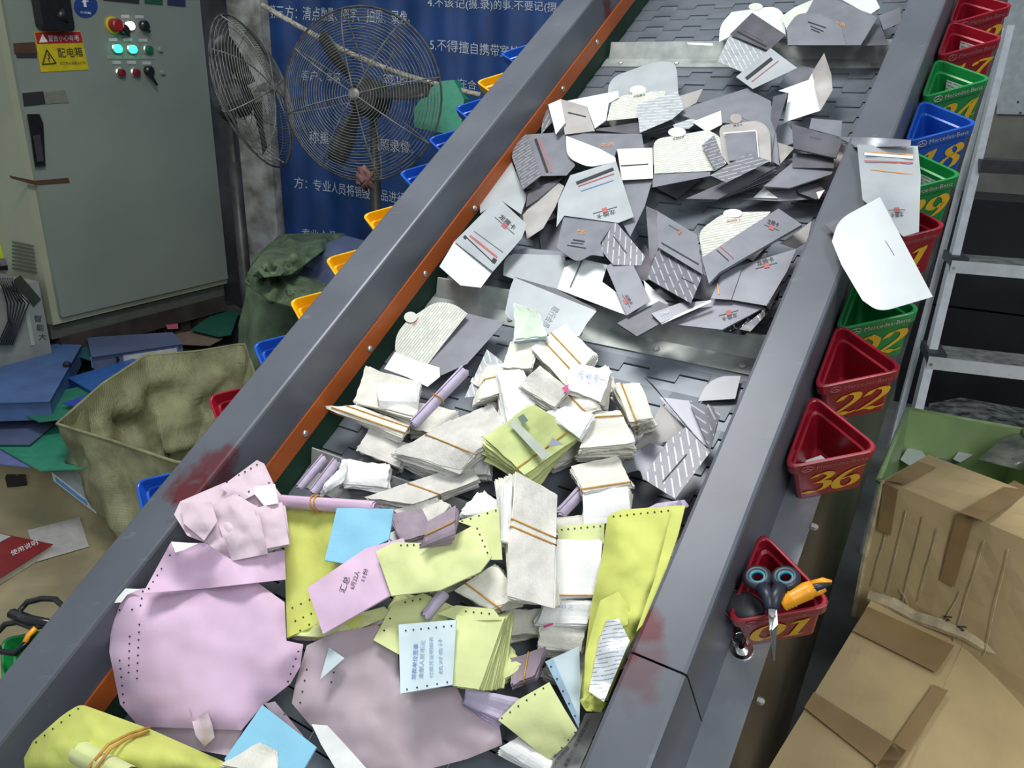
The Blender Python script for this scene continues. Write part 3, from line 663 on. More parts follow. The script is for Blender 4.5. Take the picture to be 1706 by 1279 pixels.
# ================================================================ FANS
WIR = mat('fan_wire_grey', (.25, .25, .235), .45, .25, .2, 30); FBL = mat('fan_blade_dark', (.06, .065, .06), .45, .3, .2, 12)
def fan(x, y, d, r, facing, label, pole=True, cl=True):
    c = D(x, y, d); ax = V(facing).normalized(); e1 = Z.cross(ax).normalized(); e2 = ax.cross(e1)
    root = thing('fan', label, 'fan', V((c.x, c.y, 0)), 'pedestal fans'); rings = 27
    for nm, s, dep in (('front_guard', 1, .085), ('rear_guard', -1, .085)):
        mb = MB()
        for k in range(1, rings + 1):
            if s < 0 and k % 3: continue
            t = k / rings; rr = r * (.07 + .93 * t); h = s * dep * (1 - t ** 3.2); n = 44
            mb.tube([c + ax * h + (e1 * math.cos(q) + e2 * math.sin(q)) * rr for q in [2 * math.pi * j / n for j in range(n)]], .0014 if k < rings else .0045, 4, closed=True, nrm=ax)
        for j in range(8):
            q = 2 * math.pi * (j + .3) / 8; mb.tube([c + ax * (s * dep * (1 - t ** 3.2) + s * .002) + (e1 * math.cos(q) + e2 * math.sin(q)) * r * (.06 + .94 * t) for t in [i / 8 for i in range(9)]], .0026, 4)
        o = mb.build(nm, WIR, root); o['kind'] = 'stuff' if False else 'thing'; del o['kind']
    mb = MB(); mb.lathe(c + ax * .082, ax, [(r * .07, 0), (r * .07, .008), (r * .04, .014)], 20); mb.build('hub_plate', WIR, root, False)
    mb = MB(); mb.lathe(c - ax * .16, ax, [(.05, 0), (.075, .01), (.075, .10), (.05, .13)], 20); mb.build('motor', FBL, root, False)
    for j in range(3):
        q0 = 2 * math.pi * j / 3 + 2.2; vs_ = []
        for i in range(7):
            t = i / 6; rr = r * (.14 + .72 * t); wd = .5 * (.55 + .35 * math.sin(t * 3)) * (1 - .35 * t)
            for k2 in range(4):
                q = q0 + wd * (k2 / 3 - .5); vs_.append(c + (e1 * math.cos(q) + e2 * math.sin(q)) * rr + ax * (.03 - .05 * (k2 / 3)))
        n_ = len(vs_); vs_ += [p - ax * .003 for p in vs_]; fs = []
        for i in range(6):
            for k2 in range(3): a = i * 4 + k2; fs += [(a, a + 1, a + 5, a + 4), (a + n_, a + 4 + n_, a + 5 + n_, a + 1 + n_)]
        rim_ = [0, 1, 2, 3, 7, 11, 15, 19, 23, 27, 26, 25, 24, 20, 16, 12, 8, 4]
        fs += [(a, b, b + n_, a + n_) for a, b in zip(rim_[1:] + rim_[:1], rim_)]
        mesh('blade', vs_, fs, FBL, root, True)
    pc = c - ax * .12
    mb = MB(); mb.cyl(pc, V((pc.x, pc.y, .03)), .016, 12); mb.build('pole', FBL, root, True)
    mb = MB(); mb.cyl(V((pc.x, pc.y, pc.z - r * .8)), V((pc.x, pc.y, .03)), .024, 12); mb.build('pole_sleeve', FBL, root, True)
    mb = MB(); mb.lathe((pc.x, pc.y, 0), Z, [(.24, 0), (.24, .015), (.06, .04), (.03, .06)], 28); mb.build('base', FBL, root)
    return root, pc
f1, pc1 = fan(603, 160, 3.05, .325, (-.17, -1, .08), 'large round wire guard fan facing forward before the blue banner')
f2, pc2 = fan(424, 155, 3.15, .30, (1, -.1, .30), 'wire guard fan turned sideways between cabinet and the larger fan')
mb = MB(); q = D(608, 290, 2.98)
for i in range(7): a = V((random.uniform(-.03, .03), 0, random.uniform(-.04, .04))); mb.tube([q + a, q + a + V((.02, -.01, -.02)), q - a + V((.0, .0, -.03)), q + V((-.02, 0, .02))], .012, 6, closed=True)
tag(mb.build('rag', mat('dirty_pink_rag', (.26, .13, .12), .9, 0, .2, 40), None, True), 'dirty pink rag knotted on the pole under the large fan', 'rag')
mb = MB(); a, b = D(436, 8, 3.28), D(800, 158, 3.28); pts = [a.lerp(b, i / 12) - Z * .05 * math.sin(math.pi * i / 12) for i in range(13)]; mb.tube(pts, .011, 8)
tag(mb.build('rope', mat('grubby_white_rope', (.50, .48, .40), .8, 0, .25, 60, bump=.4), None, True), 'thick whitish rope hanging slanted across the blue banner', 'rope')

# ================================================================ LEFT CLUTTER
def FZ(x, y):
    t = max(0, min(1, (885 - y) / 165)); return 1.2 + 25 * t * t * (3 - 2 * t) + .4 * noise.noise(V((x * .02, y * .02, 3)))
def slab(name, label, cat, mt, pts, z0, th, group=None, base=W, rc=None, bulge=0, wr=0, parent=None, fix=None):
    o, hf = sheet(name, mt, pts, z0, parent, th, 22, bulge, wr, base=base, nrm=Z, rc=rc, sm=bool(bulge or wr or fix), fix=fix)
    if label: tag(o, label, cat, group)
    return o, hf
FBU = mat('file_box_blue', (.085, .16, .36), .5, 0, .08, 8); FBG = mat('folder_green', (.03, .22, .14), .55, 0, .08, 8); FNV = mat('folder_slate_blue', (.10, .13, .24), .6, 0, .08, 8); TEA = mat('folder_teal', (.025, .12, .13), .6)
KRF = mat('tan_floor_paper', (.34, .29, .17), .8, 0, .15, 4, bump=.5, bscale=8)
sheet_floor, _ = slab('floor_paper', 'large tan wrapping paper spread on the floor left of the conveyor', 'paper', KRF, [(-140, 700), (60, 688), (130, 700), (190, 830), (260, 960), (120, 1120), (-200, 1300), (-200, 900)], 10, .3, fix=lambda x, y: FZ(x, y))
HPM = mat('black_refuse_film', (.03, .03, .034), .35, 0, .3, 10, bump=.8)
slab('refuse_heap', 'dark plastic covered heap under the blue file boxes', 'heap', HPM, [(-60, 640), (60, 590), (170, 572), (300, 545), (400, 530), (410, 600), (330, 640), (180, 680), (60, 692), (-60, 696)], 29, 28, bulge=2, wr=3)
def filebox(label, pts, z, th, mt, side=None, spine=None):
    c = centre(pts); root = thing('file_box', label, 'file box', W(c[0], c[1], z - th), 'file boxes and folders heaped on the floor')
    o, hf = sheet('lid', mt, pts, z, root, .35, 60, base=W, nrm=Z, sm=False, rc=None)
    o2, _ = sheet('tray', mt, [(c[0] + (x - c[0]) * .985, c[1] + (y - c[1]) * .985) for x, y in pts], z - .5, root, th - .5, 60, base=W, nrm=Z, sm=False)
    return root, hf
fb, hfb = filebox('slate blue file box lying flat at the left edge', [(-60, 672), (38, 571), (136, 574), (83, 668)], 42, 8, FBU)
mb = MB(); mb.lathe(W(112, 610, 42), Z, [(.016, 0), (.016, .012), (.008, .02)], 10); mb.build('clasp', BKP, fb)
fb2, h2 = filebox('blue lever arch file with white spine label under the cabinet', [(145, 562), (287, 553), (305, 572), (152, 594)], 42, 8, FNV)
q0, q1 = W(150, 596, 40.5), W(296, 577, 40.5); dn_ = (q1 - q0).cross(Z).normalized(); dn_ = dn_ if dn_.dot(EYE - q0) > 0 else -dn_
mb = MB(); mb.box(q0 + dn_ * .004 - Z * .045, q1 - q0, dn_ * .003, Z * .05); mb.build('spine', mat('spine_blue', (.12, .20, .42), .5), fb2)
mb = MB(); a = q0.lerp(q1, .36); mb.box(a + dn_ * .009 - Z * .036, (q1 - q0) * .62, dn_ * .002, Z * .032); sp_ = mb.build('spine_label', LBL, fb2)
mb = MB(); mb.lathe(q0.lerp(q1, .27) + dn_ * .008 - Z * .02, dn_, [(.016, 0), (.016, .003), (.012, .003)], 14); mb.build('finger_hole', BKP, fb2)
filebox('bright blue file box half hidden behind the woven sack', [(112, 629), (222, 597), (236, 601), (168, 660)], 38, 5, mat('file_box_royal', (.03, .12, .40), .4))
slab('folder', 'teal folder edge showing behind the slate blue file box', 'folder', TEA, [(60, 566), (140, 558), (170, 575), (150, 600), (120, 590)], 38, .4, 'file boxes and folders heaped on the floor')
slab('folder', 'green folder between the slate blue file box and the sack', 'folder', FBG, [(10, 680), (80, 655), (150, 640), (170, 690), (65, 702), (40, 690)], 36, .4, 'file boxes and folders heaped on the floor')
slab('folder', 'royal blue folder corner above the sack rim', 'folder', mat('folder_royal', (.03, .07, .42), .5), [(104, 671), (150, 655), (185, 662), (140, 680)], 38.6, .3, 'file boxes and folders heaped on the floor')
slab('folder', 'slate folder at the left edge above the wide green folder', 'folder', FNV, [(-40, 740), (-10, 705), (42, 692), (90, 706), (50, 740)], 30, .4, 'file boxes and folders heaped on the floor')
slab('folder', 'wide green folder lying against the woven sack', 'folder', mat('folder_bright_green', (.035, .26, .16), .5), [(-20, 735), (92, 706), (150, 780), (65, 783), (10, 752)], 29, .4, 'file boxes and folders heaped on the floor')
slab('folder', 'lilac blue folder under the wide green folder', 'folder', mat('folder_lilac_blue', (.14, .17, .38), .55), [(-40, 745), (10, 738), (50, 778), (-40, 768)], 28.2, .4, 'file boxes and folders heaped on the floor')
slab('folder', 'dark green board lying between pallet and woven sacks', 'folder', mat('board_dark_green', (.015, .12, .085), .5), [(318, 549), (362, 517), (398, 519), (385, 556), (365, 560)], 36, .5, 'file boxes and folders heaped on the floor')
slab('cardboard_sheet', 'small brown cardboard sheet beside the dark green board', 'cardboard', mat('brown_board', (.20, .15, .11), .8), [(288, 556), (325, 550), (372, 563), (350, 575), (300, 573)], 34, .4)
slab('plastic_wrap', 'grey translucent wrap crumpled behind the dark green board', 'plastic wrap', mat('grey_wrap', (.13, .12, .12), .3, 0, .3, 12, bump=.6), [(175, 556), (300, 520), (330, 500), (380, 498), (410, 520), (330, 545), (290, 560), (210, 570)], 31, .3, bulge=2, wr=3)
slab('tag', 'small turquoise tag on the grey wrap', 'tag', mat('turquoise_tag', (.10, .38, .36), .5), [(271, 529), (280, 524), (291, 530), (280, 538)], 38, .4); slab('tag', 'small pink tag on the grey wrap', 'tag', mat('pink_tag', (.62, .16, .20), .5), [(276, 541), (296, 539), (297, 546), (279, 547)], 38, .4)
mb = MB(); mb.tube([W(232, 552, 38), W(245, 548, 38), W(258, 545, 38), W(268, 541, 38), W(285, 530, 38), W(305, 532, 38)], .004, 6); tag(mb.build('string', mat('cream_string', (.5, .42, .25), .8), None, True), 'cream string trailing by the pink tag', 'string')
slab('paper_sheet', 'grey white form lying on the tan floor paper', 'paper', mat('floor_form', (.47, .46, .45), .7), [(46, 883), (133, 861), (148, 910), (62, 935)], 6, .1, fix=lambda x, y: FZ(x, y) + .5)
bk = thing('book', 'red covered book at the left edge on the tan floor paper', 'book', W(20, 930, 1)); 
_, hb_ = sheet('cover', mat('book_red', (.25, .025, .03), .35), [(-40, 905), (0, 888), (88, 906), (-10, 968), (-60, 950)], 4.4, bk, .3, 40, base=W, nrm=Z, sm=False); sheet('page_block', mat('book_pages', (.55, .53, .46), .8), [(-40, 907), (0, 891), (85, 908), (-10, 966), (-60, 950)], 4.0, bk, 2.6, 40, base=W, nrm=Z, sm=False)
sheet('cover_panel', LBL, [(-40, 903), (0, 889), (18, 893), (-10, 908), (-40, 915)], 4.55, bk, .08, 40, base=W, nrm=Z, sm=False); label_on('cover_lettering', '使用说明', hb_, (20, 926), (64, 906), 9, WIN, bk, base=W, up=.35)
wb = thing('document_case', 'white document case with blue stripe leaning on the woven sack', 'case', W(120, 815, 1)); a, b = W(86, 786, FZ(86, 786) + 4.5), W(158, 842, FZ(158, 842) + 4.5); nn = (b - a).cross(Z).normalized(); nn = nn if nn.dot(EYE - a) > 0 else -nn
mb = MB(); mb.box(a - nn * .10, b - a, nn * .10, -Z * .034); mb.build('case', mat('case_white', (.72, .76, .80), .4), wb); mb = MB(); mb.box(a + (b - a) * .08 - Z * .01, (b - a) * .72, nn * .002, -Z * .016); mb.build('stripe', mat('stripe_blue', (.10, .36, .70), .4), wb)
cl_ = thing('binder_clip', 'black binder clip with wire handles on the tan paper', 'clip', W(22, 806, 1)); mb = MB(); mb.box(W(12, 812, FZ(12, 812) + 1), V((.06, .02, 0)), V((-.01, .025, 0)), Z * .04); mb.build('clip_body', BKP, cl_); mb = MB(); mb.tube([W(20, 800, FZ(12, 812) + 2), W(27, 791, FZ(12, 812) + 5), W(33, 792, FZ(12, 812) + 5), W(26, 803, FZ(12, 812) + 2)], .003, 5); mb.build('wire_handle', BLT, cl_)
# appliance box with cables, beacon
ebx = thing('equipment_carton', 'white carton with black lettering and cables at the left edge', 'carton', W(30, 580, 0)); P0 = D(86, 585, 3.3); P0.z = .0; zt = D(68, 458, 3.3).z
mb = MB(); mb.box(P0 - cE * .5, cE * .5, -cN * .35, Z * zt); mb.build('carton', mat('carton_grey_white', (.26, .28, .26), .7, 0, .12, 6), ebx)
def EB(x, y, off=.003): return PL(x, y, P0 + cN * off, cN)
write('carton_lettering', '智能大', lambda a, b: EB(60 + 9 * b + 13 * a, 524 + 0 * b + 42 * a - 0, .003) , INK, ebx) if False else None
for i, s in enumerate('智能大'): write('carton_lettering', s, lambda a, b, i=i: EB(57 + 12 * a + i * 4, 536 + i * 15 - 11 * b, .003), INK, ebx)
write('carton_lettering', '号', lambda a, b: EB(28 + 12 * a, 505 - 11 * b, .003), INK, ebx)
patch('tape_band', [(34, 478), (42, 480), (58, 575), (52, 575)], mat('clear_tape', (.42, .44, .42), .3), .004, ebx, EB); patch('strap', [(17, 470), (34, 458), (68, 498), (56, 510), (40, 492)], mat('green_black_strap', (.04, .05, .04), .5), .008, ebx, EB, .004)
for k in range(7):
    x = 2 + k * 4; mb = MB(); mb.tube([EB(x - 6, 463, .03), EB(x + 2, 478 + k, .03), EB(x + 10 + 2 * k, 505, .04), EB(x + 12 - k * 2, 535 + k * 4, .03), EB(x - 6, 575, .03)], .003, 6); tag(mb.build('cable', BKP, None, True), 'black cable hanging over the white carton at the left edge', 'cable', 'cables on the white carton')
bc = thing('beacon_lamp', 'yellow green warning beacon with black base on the carton', 'beacon', D(8, 440, 3.25)); c = D(5, 441, 3.42); c.z = zt; mb = MB(); mb.lathe(c, Z, [(.075, 0), (.078, .02), (.07, .05)], 20); mb.build('base', BKP, bc); mb = MB(); mb.lathe(c + Z * .048, Z, [(.062, 0), (.056, .07), (.046, .115), (.03, .122)], 20); mb.build('lens', mat('beacon_lens', (.45, .55, .01), .3), bc, False); mb = MB(); mb.lathe(c + Z * .165, Z, [(.035, 0), (.038, .006), (.026, .012)], 20); mb.build('cap', BKP, bc)

# woven sacks
def weave(name, col, metal=.25, rough=.38):
    mt = mat(name, col, rough, metal, .16, 10); nt = mt.node_tree; L = nt.links; tc = nt.nodes.new('ShaderNodeTexCoord'); hs = []
    for d, sc in (('Z', 110), ('X', 90)):
        wv = nt.nodes.new('ShaderNodeTexWave'); wv.bands_direction = d; wv.inputs['Scale'].default_value = sc; wv.inputs['Distortion'].default_value = 1.5; L.new(tc.outputs['Object'], wv.inputs['Vector']); hs.append(wv.outputs['Fac'])
    n3 = nt.nodes.new('ShaderNodeTexNoise'); n3.inputs['Scale'].default_value = 7; n3.inputs['Detail'].default_value = 3; n3.inputs['Distortion'].default_value = .4; L.new(tc.outputs['Object'], n3.inputs['Vector'])
    h = node_math(nt, 'ADD', node_math(nt, 'MULTIPLY', node_math(nt, 'ADD', hs[0], hs[1]), .03), n3.outputs[0])
    bp = nt.nodes.new('ShaderNodeBump'); bp.inputs['Strength'].default_value = .8; bp.inputs['Distance'].default_value = .025; L.new(h, bp.inputs['Height']); L.new(bp.outputs[0], nt.nodes['Principled BSDF'].inputs['Normal']); return mt
SAK = weave('woven_sack_olive', (.34, .34, .19), .15, .42); SAG = weave('woven_sack_green', (.13, .19, .11), .1, .42)
def sack(label, rim, base_pts, depth, mt, inner_h=.05):
    """rim: (x, y, z cm) round the mouth; base_pts: floor points; wall inside and outside"""
    root = thing('woven_sack', label, 'sack', W(*base_pts[0], 0), 'woven polypropylene sacks'); n = 72; m_ = 12
    def loop(P, n):
        L_ = [(P[(i + 1) % len(P)] - P[i]).length for i in range(len(P))]; T = sum(L_); out = []
        for k in range(n):
            s = T * k / n; i = 0
            while s > L_[i]: s -= L_[i]; i += 1
            out.append(P[i].lerp(P[(i + 1) % len(P)], s / L_[i]))
        return out
    R_ = loop([W(x, y, z) for x, y, z in rim], n); Bq = loop([W(x, y, 1) for x, y in base_pts], n); cR = sum(R_, V((0, 0, 0))) / n
    vs_, fs = [], []
    for j in range(m_ + 1):
        t = j / m_
        for k in range(n):
            p = R_[k].lerp(Bq[k], t); o_ = (p - cR); o_.z = 0; o_.normalize()
            vs_.append(p + o_ * (.012 * math.sin(math.pi * t) + (.035 * noise.noise(p * 6) + .018 * noise.noise(p * 17) + .010 * math.sin(k * 1.3 + t * 3)) * min(1, t * 4)))
    for j in range(m_):
        for k in range(n): l = (k + 1) % n; fs.append((j * n + k, j * n + l, (j + 1) * n + l, (j + 1) * n + k))
    mesh('sack_wall', vs_, fs, mt, root, True)
    vs_, fs = [], []
    for j in range(15):
        t = j / 14
        for k in range(n):
            p = R_[k].lerp(cR, .02 + .28 * t * t); p.z -= depth * t; rr_ = (abs(noise.noise(V((k * .35, t * 2.2, 7)))) * .05 + abs(noise.noise(V((k * .8, t * 5, 2)))) * .022) * min(1, t * 4); p = p.lerp(V((cR.x, cR.y, p.z)), rr_ * 2.5); vs_.append(p + V((noise.noise(p * 9) * .07 * min(1, t * 2.5), noise.noise(p * 9 + V((5, 0, 0))) * .07 * min(1, t * 2.5), 0)))
    for j in range(14):
        for k in range(n): l = (k + 1) % n; fs.append((j * n + l, j * n + k, (j + 1) * n + k, (j + 1) * n + l))
    fs.append([14 * n + k for k in range(n)]); mesh('sack_lining', vs_, fs, mt, root, True)
    mb = MB(); mb.tube([p for p in R_], .006, 6, closed=True, nrm=Z); mb.build('sack_hem', mt, root, True)
    return root
sack('open olive woven sack with wide mouth beside the left rail', [(95, 706, 44), (170, 640, 50), (243, 592, 54), (330, 585, 52), (408, 572, 56), (430, 640, 50), (400, 760, 44), (300, 772, 42), (190, 735, 42)],
     [(205, 905), (215, 840), (265, 770), (330, 720), (400, 720), (430, 800), (400, 900), (330, 960), (230, 950)], .34, SAK)
sack('dark green woven sack with folded mouth full of blue folders', [(410, 470, 74), (425, 430, 80), (468, 392, 87), (520, 390, 88), (572, 390, 88), (605, 430, 80), (590, 475, 72), (500, 485, 70), (440, 490, 70)],
     [(385, 760), (420, 700), (500, 680), (580, 690), (620, 740), (600, 800), (520, 830), (430, 830), (390, 800)], .10, SAG)
slab('folder', 'big slate blue folder sticking out of the dark green sack', 'folder', FNV, [(490, 462, 82), (545, 405, 92), (575, 392, 94), (612, 402, 92), (600, 480, 80), (530, 472, 80)], 86, .4, 'file boxes and folders heaped on the floor')
for pts, zz in (([(412, 455), (432, 425), (470, 391), (530, 388), (576, 390), (548, 410), (500, 445), (486, 456), (430, 462)], 91), ([(412, 458), (470, 452), (520, 462), (560, 480), (600, 470), (600, 520), (520, 520), (450, 500), (418, 480)], 84)):
    o, _ = sheet('sack_flap', SAG, pts, zz, None, .3, 9, bulge=3, wr=3.4, base=W, nrm=Z, wf=.06)
    r_ = [q for q in bpy.data.objects if q.name.startswith('woven_sack')][-1]; o.parent = r_; o.matrix_parent_inverse = Matrix.Translation(-r_.location)
slab('green_board', 'upright green board behind the right edge of the large fan', 'board', None, [(0, 0), (1, 0), (1, 1)], 0, 0) if False else None
gp = [(735, 135), (756, 133), (773, 165), (768, 215), (740, 222), (690, 212), (690, 180), (712, 150)]; a = [D(x, y, 3.25) for x, y in gp]; b = [p + V((.02, .06, 0)) for p in a]; k = len(a)
tag(mesh('board', a + b, [list(range(k))[::-1], list(range(k, 2 * k))] + [(i, (i + 1) % k, k + (i + 1) % k, k + i) for i in range(k)], mat('board_green', (.03, .30, .19), .6)), 'upright green plastic board behind the right edge of the large fan', 'board')

# ================================================================ RIGHT SIDE: wall, ladder, crate, cartons
BEI = mat('beige_grey_plaster', (.30, .29, .25), .85, 0, .12, 4, bump=.3)
LWN = V((-.45, -.89, 0)).normalized(); LWE = V((.89, -.45, 0)).normalized(); lp = D(1650, 250, 4.5); lp0 = V((lp.x, lp.y, 0))
mb = MB(); mb.box(lp0 - LWE * .55, LWE * 3.2, -LWN * .1, Z * 3.2); tag(mb.build('wall_right', BEI), 'beige grey plaster wall behind the step ladder', kind='structure')
def LWL(x, y, off=0.0): return PL(x, y, lp0 + LWN * off, LWN)
wbp = thing('white_panel', 'pale blue white board fixed on the wall above the ladder', 'board', LWL(1690, 190)); patch('panel', [(1640, -60), (1780, -60), (1780, 192), (1660, 190), (1668, 60)], mat('pale_blue_board', (.50, .56, .58), .5), .03, wbp, LWL, .03)
for x, y in ((1696, 170), (1700, 188)): mb = MB(); mb.lathe(LWL(x, y, .03), LWN, [(.007, 0), (.006, .004)], 8); mb.build('screw', BKP, wbp)
# black boxes standing in for the dark background behind the ladder
DKM = mat('backing_black', (.018, .016, .024), .5, 0, .2, 5)
dk = thing('dark_backing', 'dark machine housing seen between the ladder steps', 'machine', LWL(1660, 500)); q = D(1600, 330, 3.8); zt = q.z; q.z = 0
mb = MB(); mb.box(q - LWE * .1, LWE * 1.6, -LWN * .5, Z * .55); mb.build('backing_base', DKM, dk); mb = MB(); mb.box(q - LWE * .05 + Z * .56, LWE * 1.55, -LWN * .45, Z * (zt - .56)); mb.build('backing_upper', DKM, dk)
ALU = mat('aluminium', (.90, .92, .94), .3, .25, .05, 20); TRD = mat('worn_tread', (.36, .36, .34), .5, .1, .2, 25, bump=.4); CAPM = mat('grey_end_cap', (.05, .055, .065), .5)
lad = thing('step_ladder', 'aluminium step ladder with wide worn treads right of the conveyor', 'ladder', W(1540, 760, 0))
rt, rb = D(1655, 140, 3.25), D(1592, 400, 2.98); rl = (rt - rb).normalized(); foot = rb + rl * ((0.0 - rb.z) / rl.z)
side_ = (V((.93, -.30, 0))).normalized(); fwd_ = side_.cross(Z).normalized(); fwd_ = fwd_ if fwd_.dot(EYE - rb) > 0 else -fwd_
for off in (0, .62):
    mb = MB(); a = foot + side_ * off; b = rt + rl * .35 + side_ * off
    mb.tube([a, b], .001, 4) if False else mb.box(a, side_ * .028, b - a, -fwd_ * .06); mb.build('side_rail', ALU, lad)
    mb = MB(); mb.box(a - side_ * .006 + fwd_ * .004, side_ * .034, rl * .05, -fwd_ * .07); mb.build('foot', CAPM, lad)
    mb = MB(); c = a + side_ * .002; mb.box(c - fwd_ * .30 + V((0, 0, .0)), side_ * .02, (b - c) + fwd_ * .16, -fwd_ * .03); mb.build('rear_leg', ALU, lad)
for i, y in enumerate((292, 436, 562, 678)):
    c = rb + rl * ((PL(1590, y, rb, fwd_).z - rb.z) / rl.z); c = c - V((0, 0, .0)) ; w_ = .62
    tr = mat('black_tread', (.03, .032, .04), .45, 0, .2, 20) if i == 0 else TRD
    mb = MB(); mb.box(c + side_ * .022 - fwd_ * .15 , side_ * w_, fwd_ * .165, Z * (.022 if i else .05)); t_ = mb.build('tread', tr, lad)
    if i:
        mb = MB(); mb.box(c + side_ * .0 + fwd_ * .012 - Z * .024, side_ * (w_ + .02), fwd_ * .014, Z * .046); mb.build('tread_lip', ALU if i < 3 else CAPM, lad)
        mb = MB(); mb.box(c - fwd_ * .15 - side_ * .002, side_ * .06, fwd_ * .168, Z * .034); mb.build('end_cap', CAPM, lad)
        mb = MB(); mb.lathe(c + side_ * .012 + fwd_ * .026 - Z * .006, fwd_, [(.007, 0), (.006, .004)], 8); mb.build('rivet', BLT, lad)
# concrete rubble strip
slab('concrete_kerb', 'rough grey concrete kerb below the ladder, behind the green crate', 'kerb', mat('rough_concrete', (.25, .25, .24), .9, 0, .4, 20, bump=1, bscale=40), [(1548, 672), (1600, 662), (1760, 690), (1770, 740), (1550, 705)], 30, 28, wr=1.2)
# translucent green crate
CRT = mat('translucent_green_plastic', (.36, .50, .22), .35, 0, .12, 5, alpha=.95); 
ct = thing('plastic_crate', 'translucent green plastic crate with card envelopes behind the cartons', 'crate', W(1560, 760, 10))
T = [W(1512, 681, 62), W(1705, 716, 62), W(1770, 860, 62), W(1463, 800, 62)]; Bt = [p * 1.0 for p in T]; cc_ = sum(T, V((0, 0, 0))) / 4
Bt = [cc_.lerp(p, .86) for p in T]; 
for p in Bt: p.z = .33
mb = MB()
for i in range(4):
    j = (i + 1) % 4; mb = MB(); inn = [cc_.lerp(T[i], .975), cc_.lerp(T[j], .975)]; ib = [V((*(cc_.lerp(Bt[i], .975)).xy, .33)), V((*(cc_.lerp(Bt[j], .975)).xy, .33))]
    mb.add([T[i], T[j], Bt[j], Bt[i], inn[0], inn[1], ib[1], ib[0]], [(0, 1, 2, 3), (7, 6, 5, 4), (0, 4, 5, 1), (1, 5, 6, 2), (2, 6, 7, 3), (3, 7, 4, 0)]); mb.build('crate_wall', CRT, ct)
    mb = MB(); mb.tube([T[i], T[j]], .007, 8); mb.build('crate_rim', mat('crate_rim_green', (.32, .46, .20), .35), ct, True)
mb = MB(); mb.add(Bt + [p - Z * .01 for p in Bt], [(0, 1, 2, 3), (7, 6, 5, 4), (0, 4, 5, 1), (1, 5, 6, 2), (2, 6, 7, 3), (3, 7, 4, 0)]); mb.build('crate_floor', CRT, ct)
mb = MB(); mb.add([V((*p.xy, .0)) for p in Bt] + [p - Z * .012 for p in Bt], [(3, 2, 1, 0), (4, 5, 6, 7), (0, 1, 5, 4), (1, 2, 6, 5), (2, 3, 7, 6), (3, 0, 4, 7)]); tag(mb.build('carton', mat('plain_brown_carton', (.27, .19, .10), .8)), 'plain brown carton carrying the green crate', 'carton', 'cardboard cartons on the right')
for pts, mt, lb, z in (([(1500, 765), (1512, 746), (1535, 750), (1552, 772), (1520, 778)], SLW, 'bright envelope at the left end inside the green crate', 50), ([(1550, 776), (1575, 750), (1590, 758), (1592, 775), (1560, 790)], SLV, 'dark grey envelope in the middle inside the green crate', 49), ([(1588, 764), (1606, 741), (1628, 753), (1600, 770)], WHT, 'white card corner at the right inside the green crate', 52)):
    slab('card_envelope', lb, 'envelope', mt, pts, z, .15, 'card envelopes in the green crate', bulge=1)
slab('plastic_wrap', 'clear greenish plastic bag crumpled at the right edge above the cartons', 'plastic wrap', mat('greenish_film', (.26, .28, .22), .22, 0, .3, 10, bump=.9, bscale=18, alpha=.8), [(1630, 765), (1660, 738), (1706, 712), (1760, 705), (1760, 800), (1700, 782)], 62, .2, bulge=3, wr=4)
# cartons
CRD = mat('corrugated_cardboard', (.50, .375, .19), .75, 0, .08, 5, bump=.35, bscale=14); CRE = mat('cardboard_torn_edge', (.52, .43, .26), .85, 0, .15, 30, bump=.6); BTP = mat('glossy_brown_tape', (.30, .195, .085), .25, 0, .08, 12, bump=.2)
crt = thing('carton', 'creased cardboard carton with brown tape, upper of two by the conveyor', 'carton', W(1560, 1000, 30), 'cardboard cartons on the right')
A0 = D(1472, 800, 1.50); B0 = D(1715, 902, 1.27); hz = (A0.z + B0.z) / 2; A0 = W(1472, 800, hz * 100); B0 = W(1715, 902, hz * 100)
fx = (B0 - A0).normalized(); fn = fx.cross(Z).normalized(); fn = fn if fn.dot(EYE - A0) > 0 else -fn
Bx = A0 + fx * .62; C0 = PL(1425, 1025, A0, fn).z; hh_ = hz - C0
A1 = W(1545, 766, hz * 100); dep = max(.2, (A1 - A0).dot(-fn)); sk = (A1 - A0)
def grid_quad(name, P, nu, nv, mt, parent, amp, nrm_, th=.004, uvs=None):
    vs_ = []
    for i in range(nu + 1):
        for j in range(nv + 1):
            a, b = i / nu, j / nv; p = P[0] * (1 - a) * (1 - b) + P[1] * a * (1 - b) + P[2] * a * b + P[3] * (1 - a) * b; e = min(1, 6 * min(a, 1 - a, b, 1 - b)); vs_.append(p + nrm_ * amp * e * (noise.noise(p * 9) + .5 * noise.noise(p * 23)))
    k = len(vs_); vs_ += [p - nrm_ * th for p in vs_]; w2 = nv + 1; fs = []
    for i in range(nu):
        for j in range(nv): a = i * w2 + j; fs += [(a, a + 1, a + w2 + 1, a + w2), (a + k, a + k + w2, a + k + w2 + 1, a + k + 1)]
    rim = [i * w2 for i in range(nu)] + [nu * w2 + j for j in range(nv)] + [i * w2 + nv for i in range(nu, 0, -1)] + list(range(nv, 0, -1))
    fs += [(a, b, b + k, a + k) for a, b in zip(rim, rim[1:] + rim[:1])]
    return mesh(name, vs_, fs, mt, parent, False)
dz = -Z * hh_
grid_quad('front_panel', [A0, Bx, Bx + dz, A0 + dz], 22, 10, CRD, crt, .006, fn)
grid_quad('side_panel', [A0 - fn * dep * 1.0, A0, A0 + dz, A0 - fn * dep + dz], 8, 8, CRD, crt, .004, -fx)
grid_quad('top_flap', [A0 + Z * .001, Bx + Z * .001, Bx + sk + Z * .012, A0 + sk + Z * .012], 18, 8, CRD, crt, .008, Z)
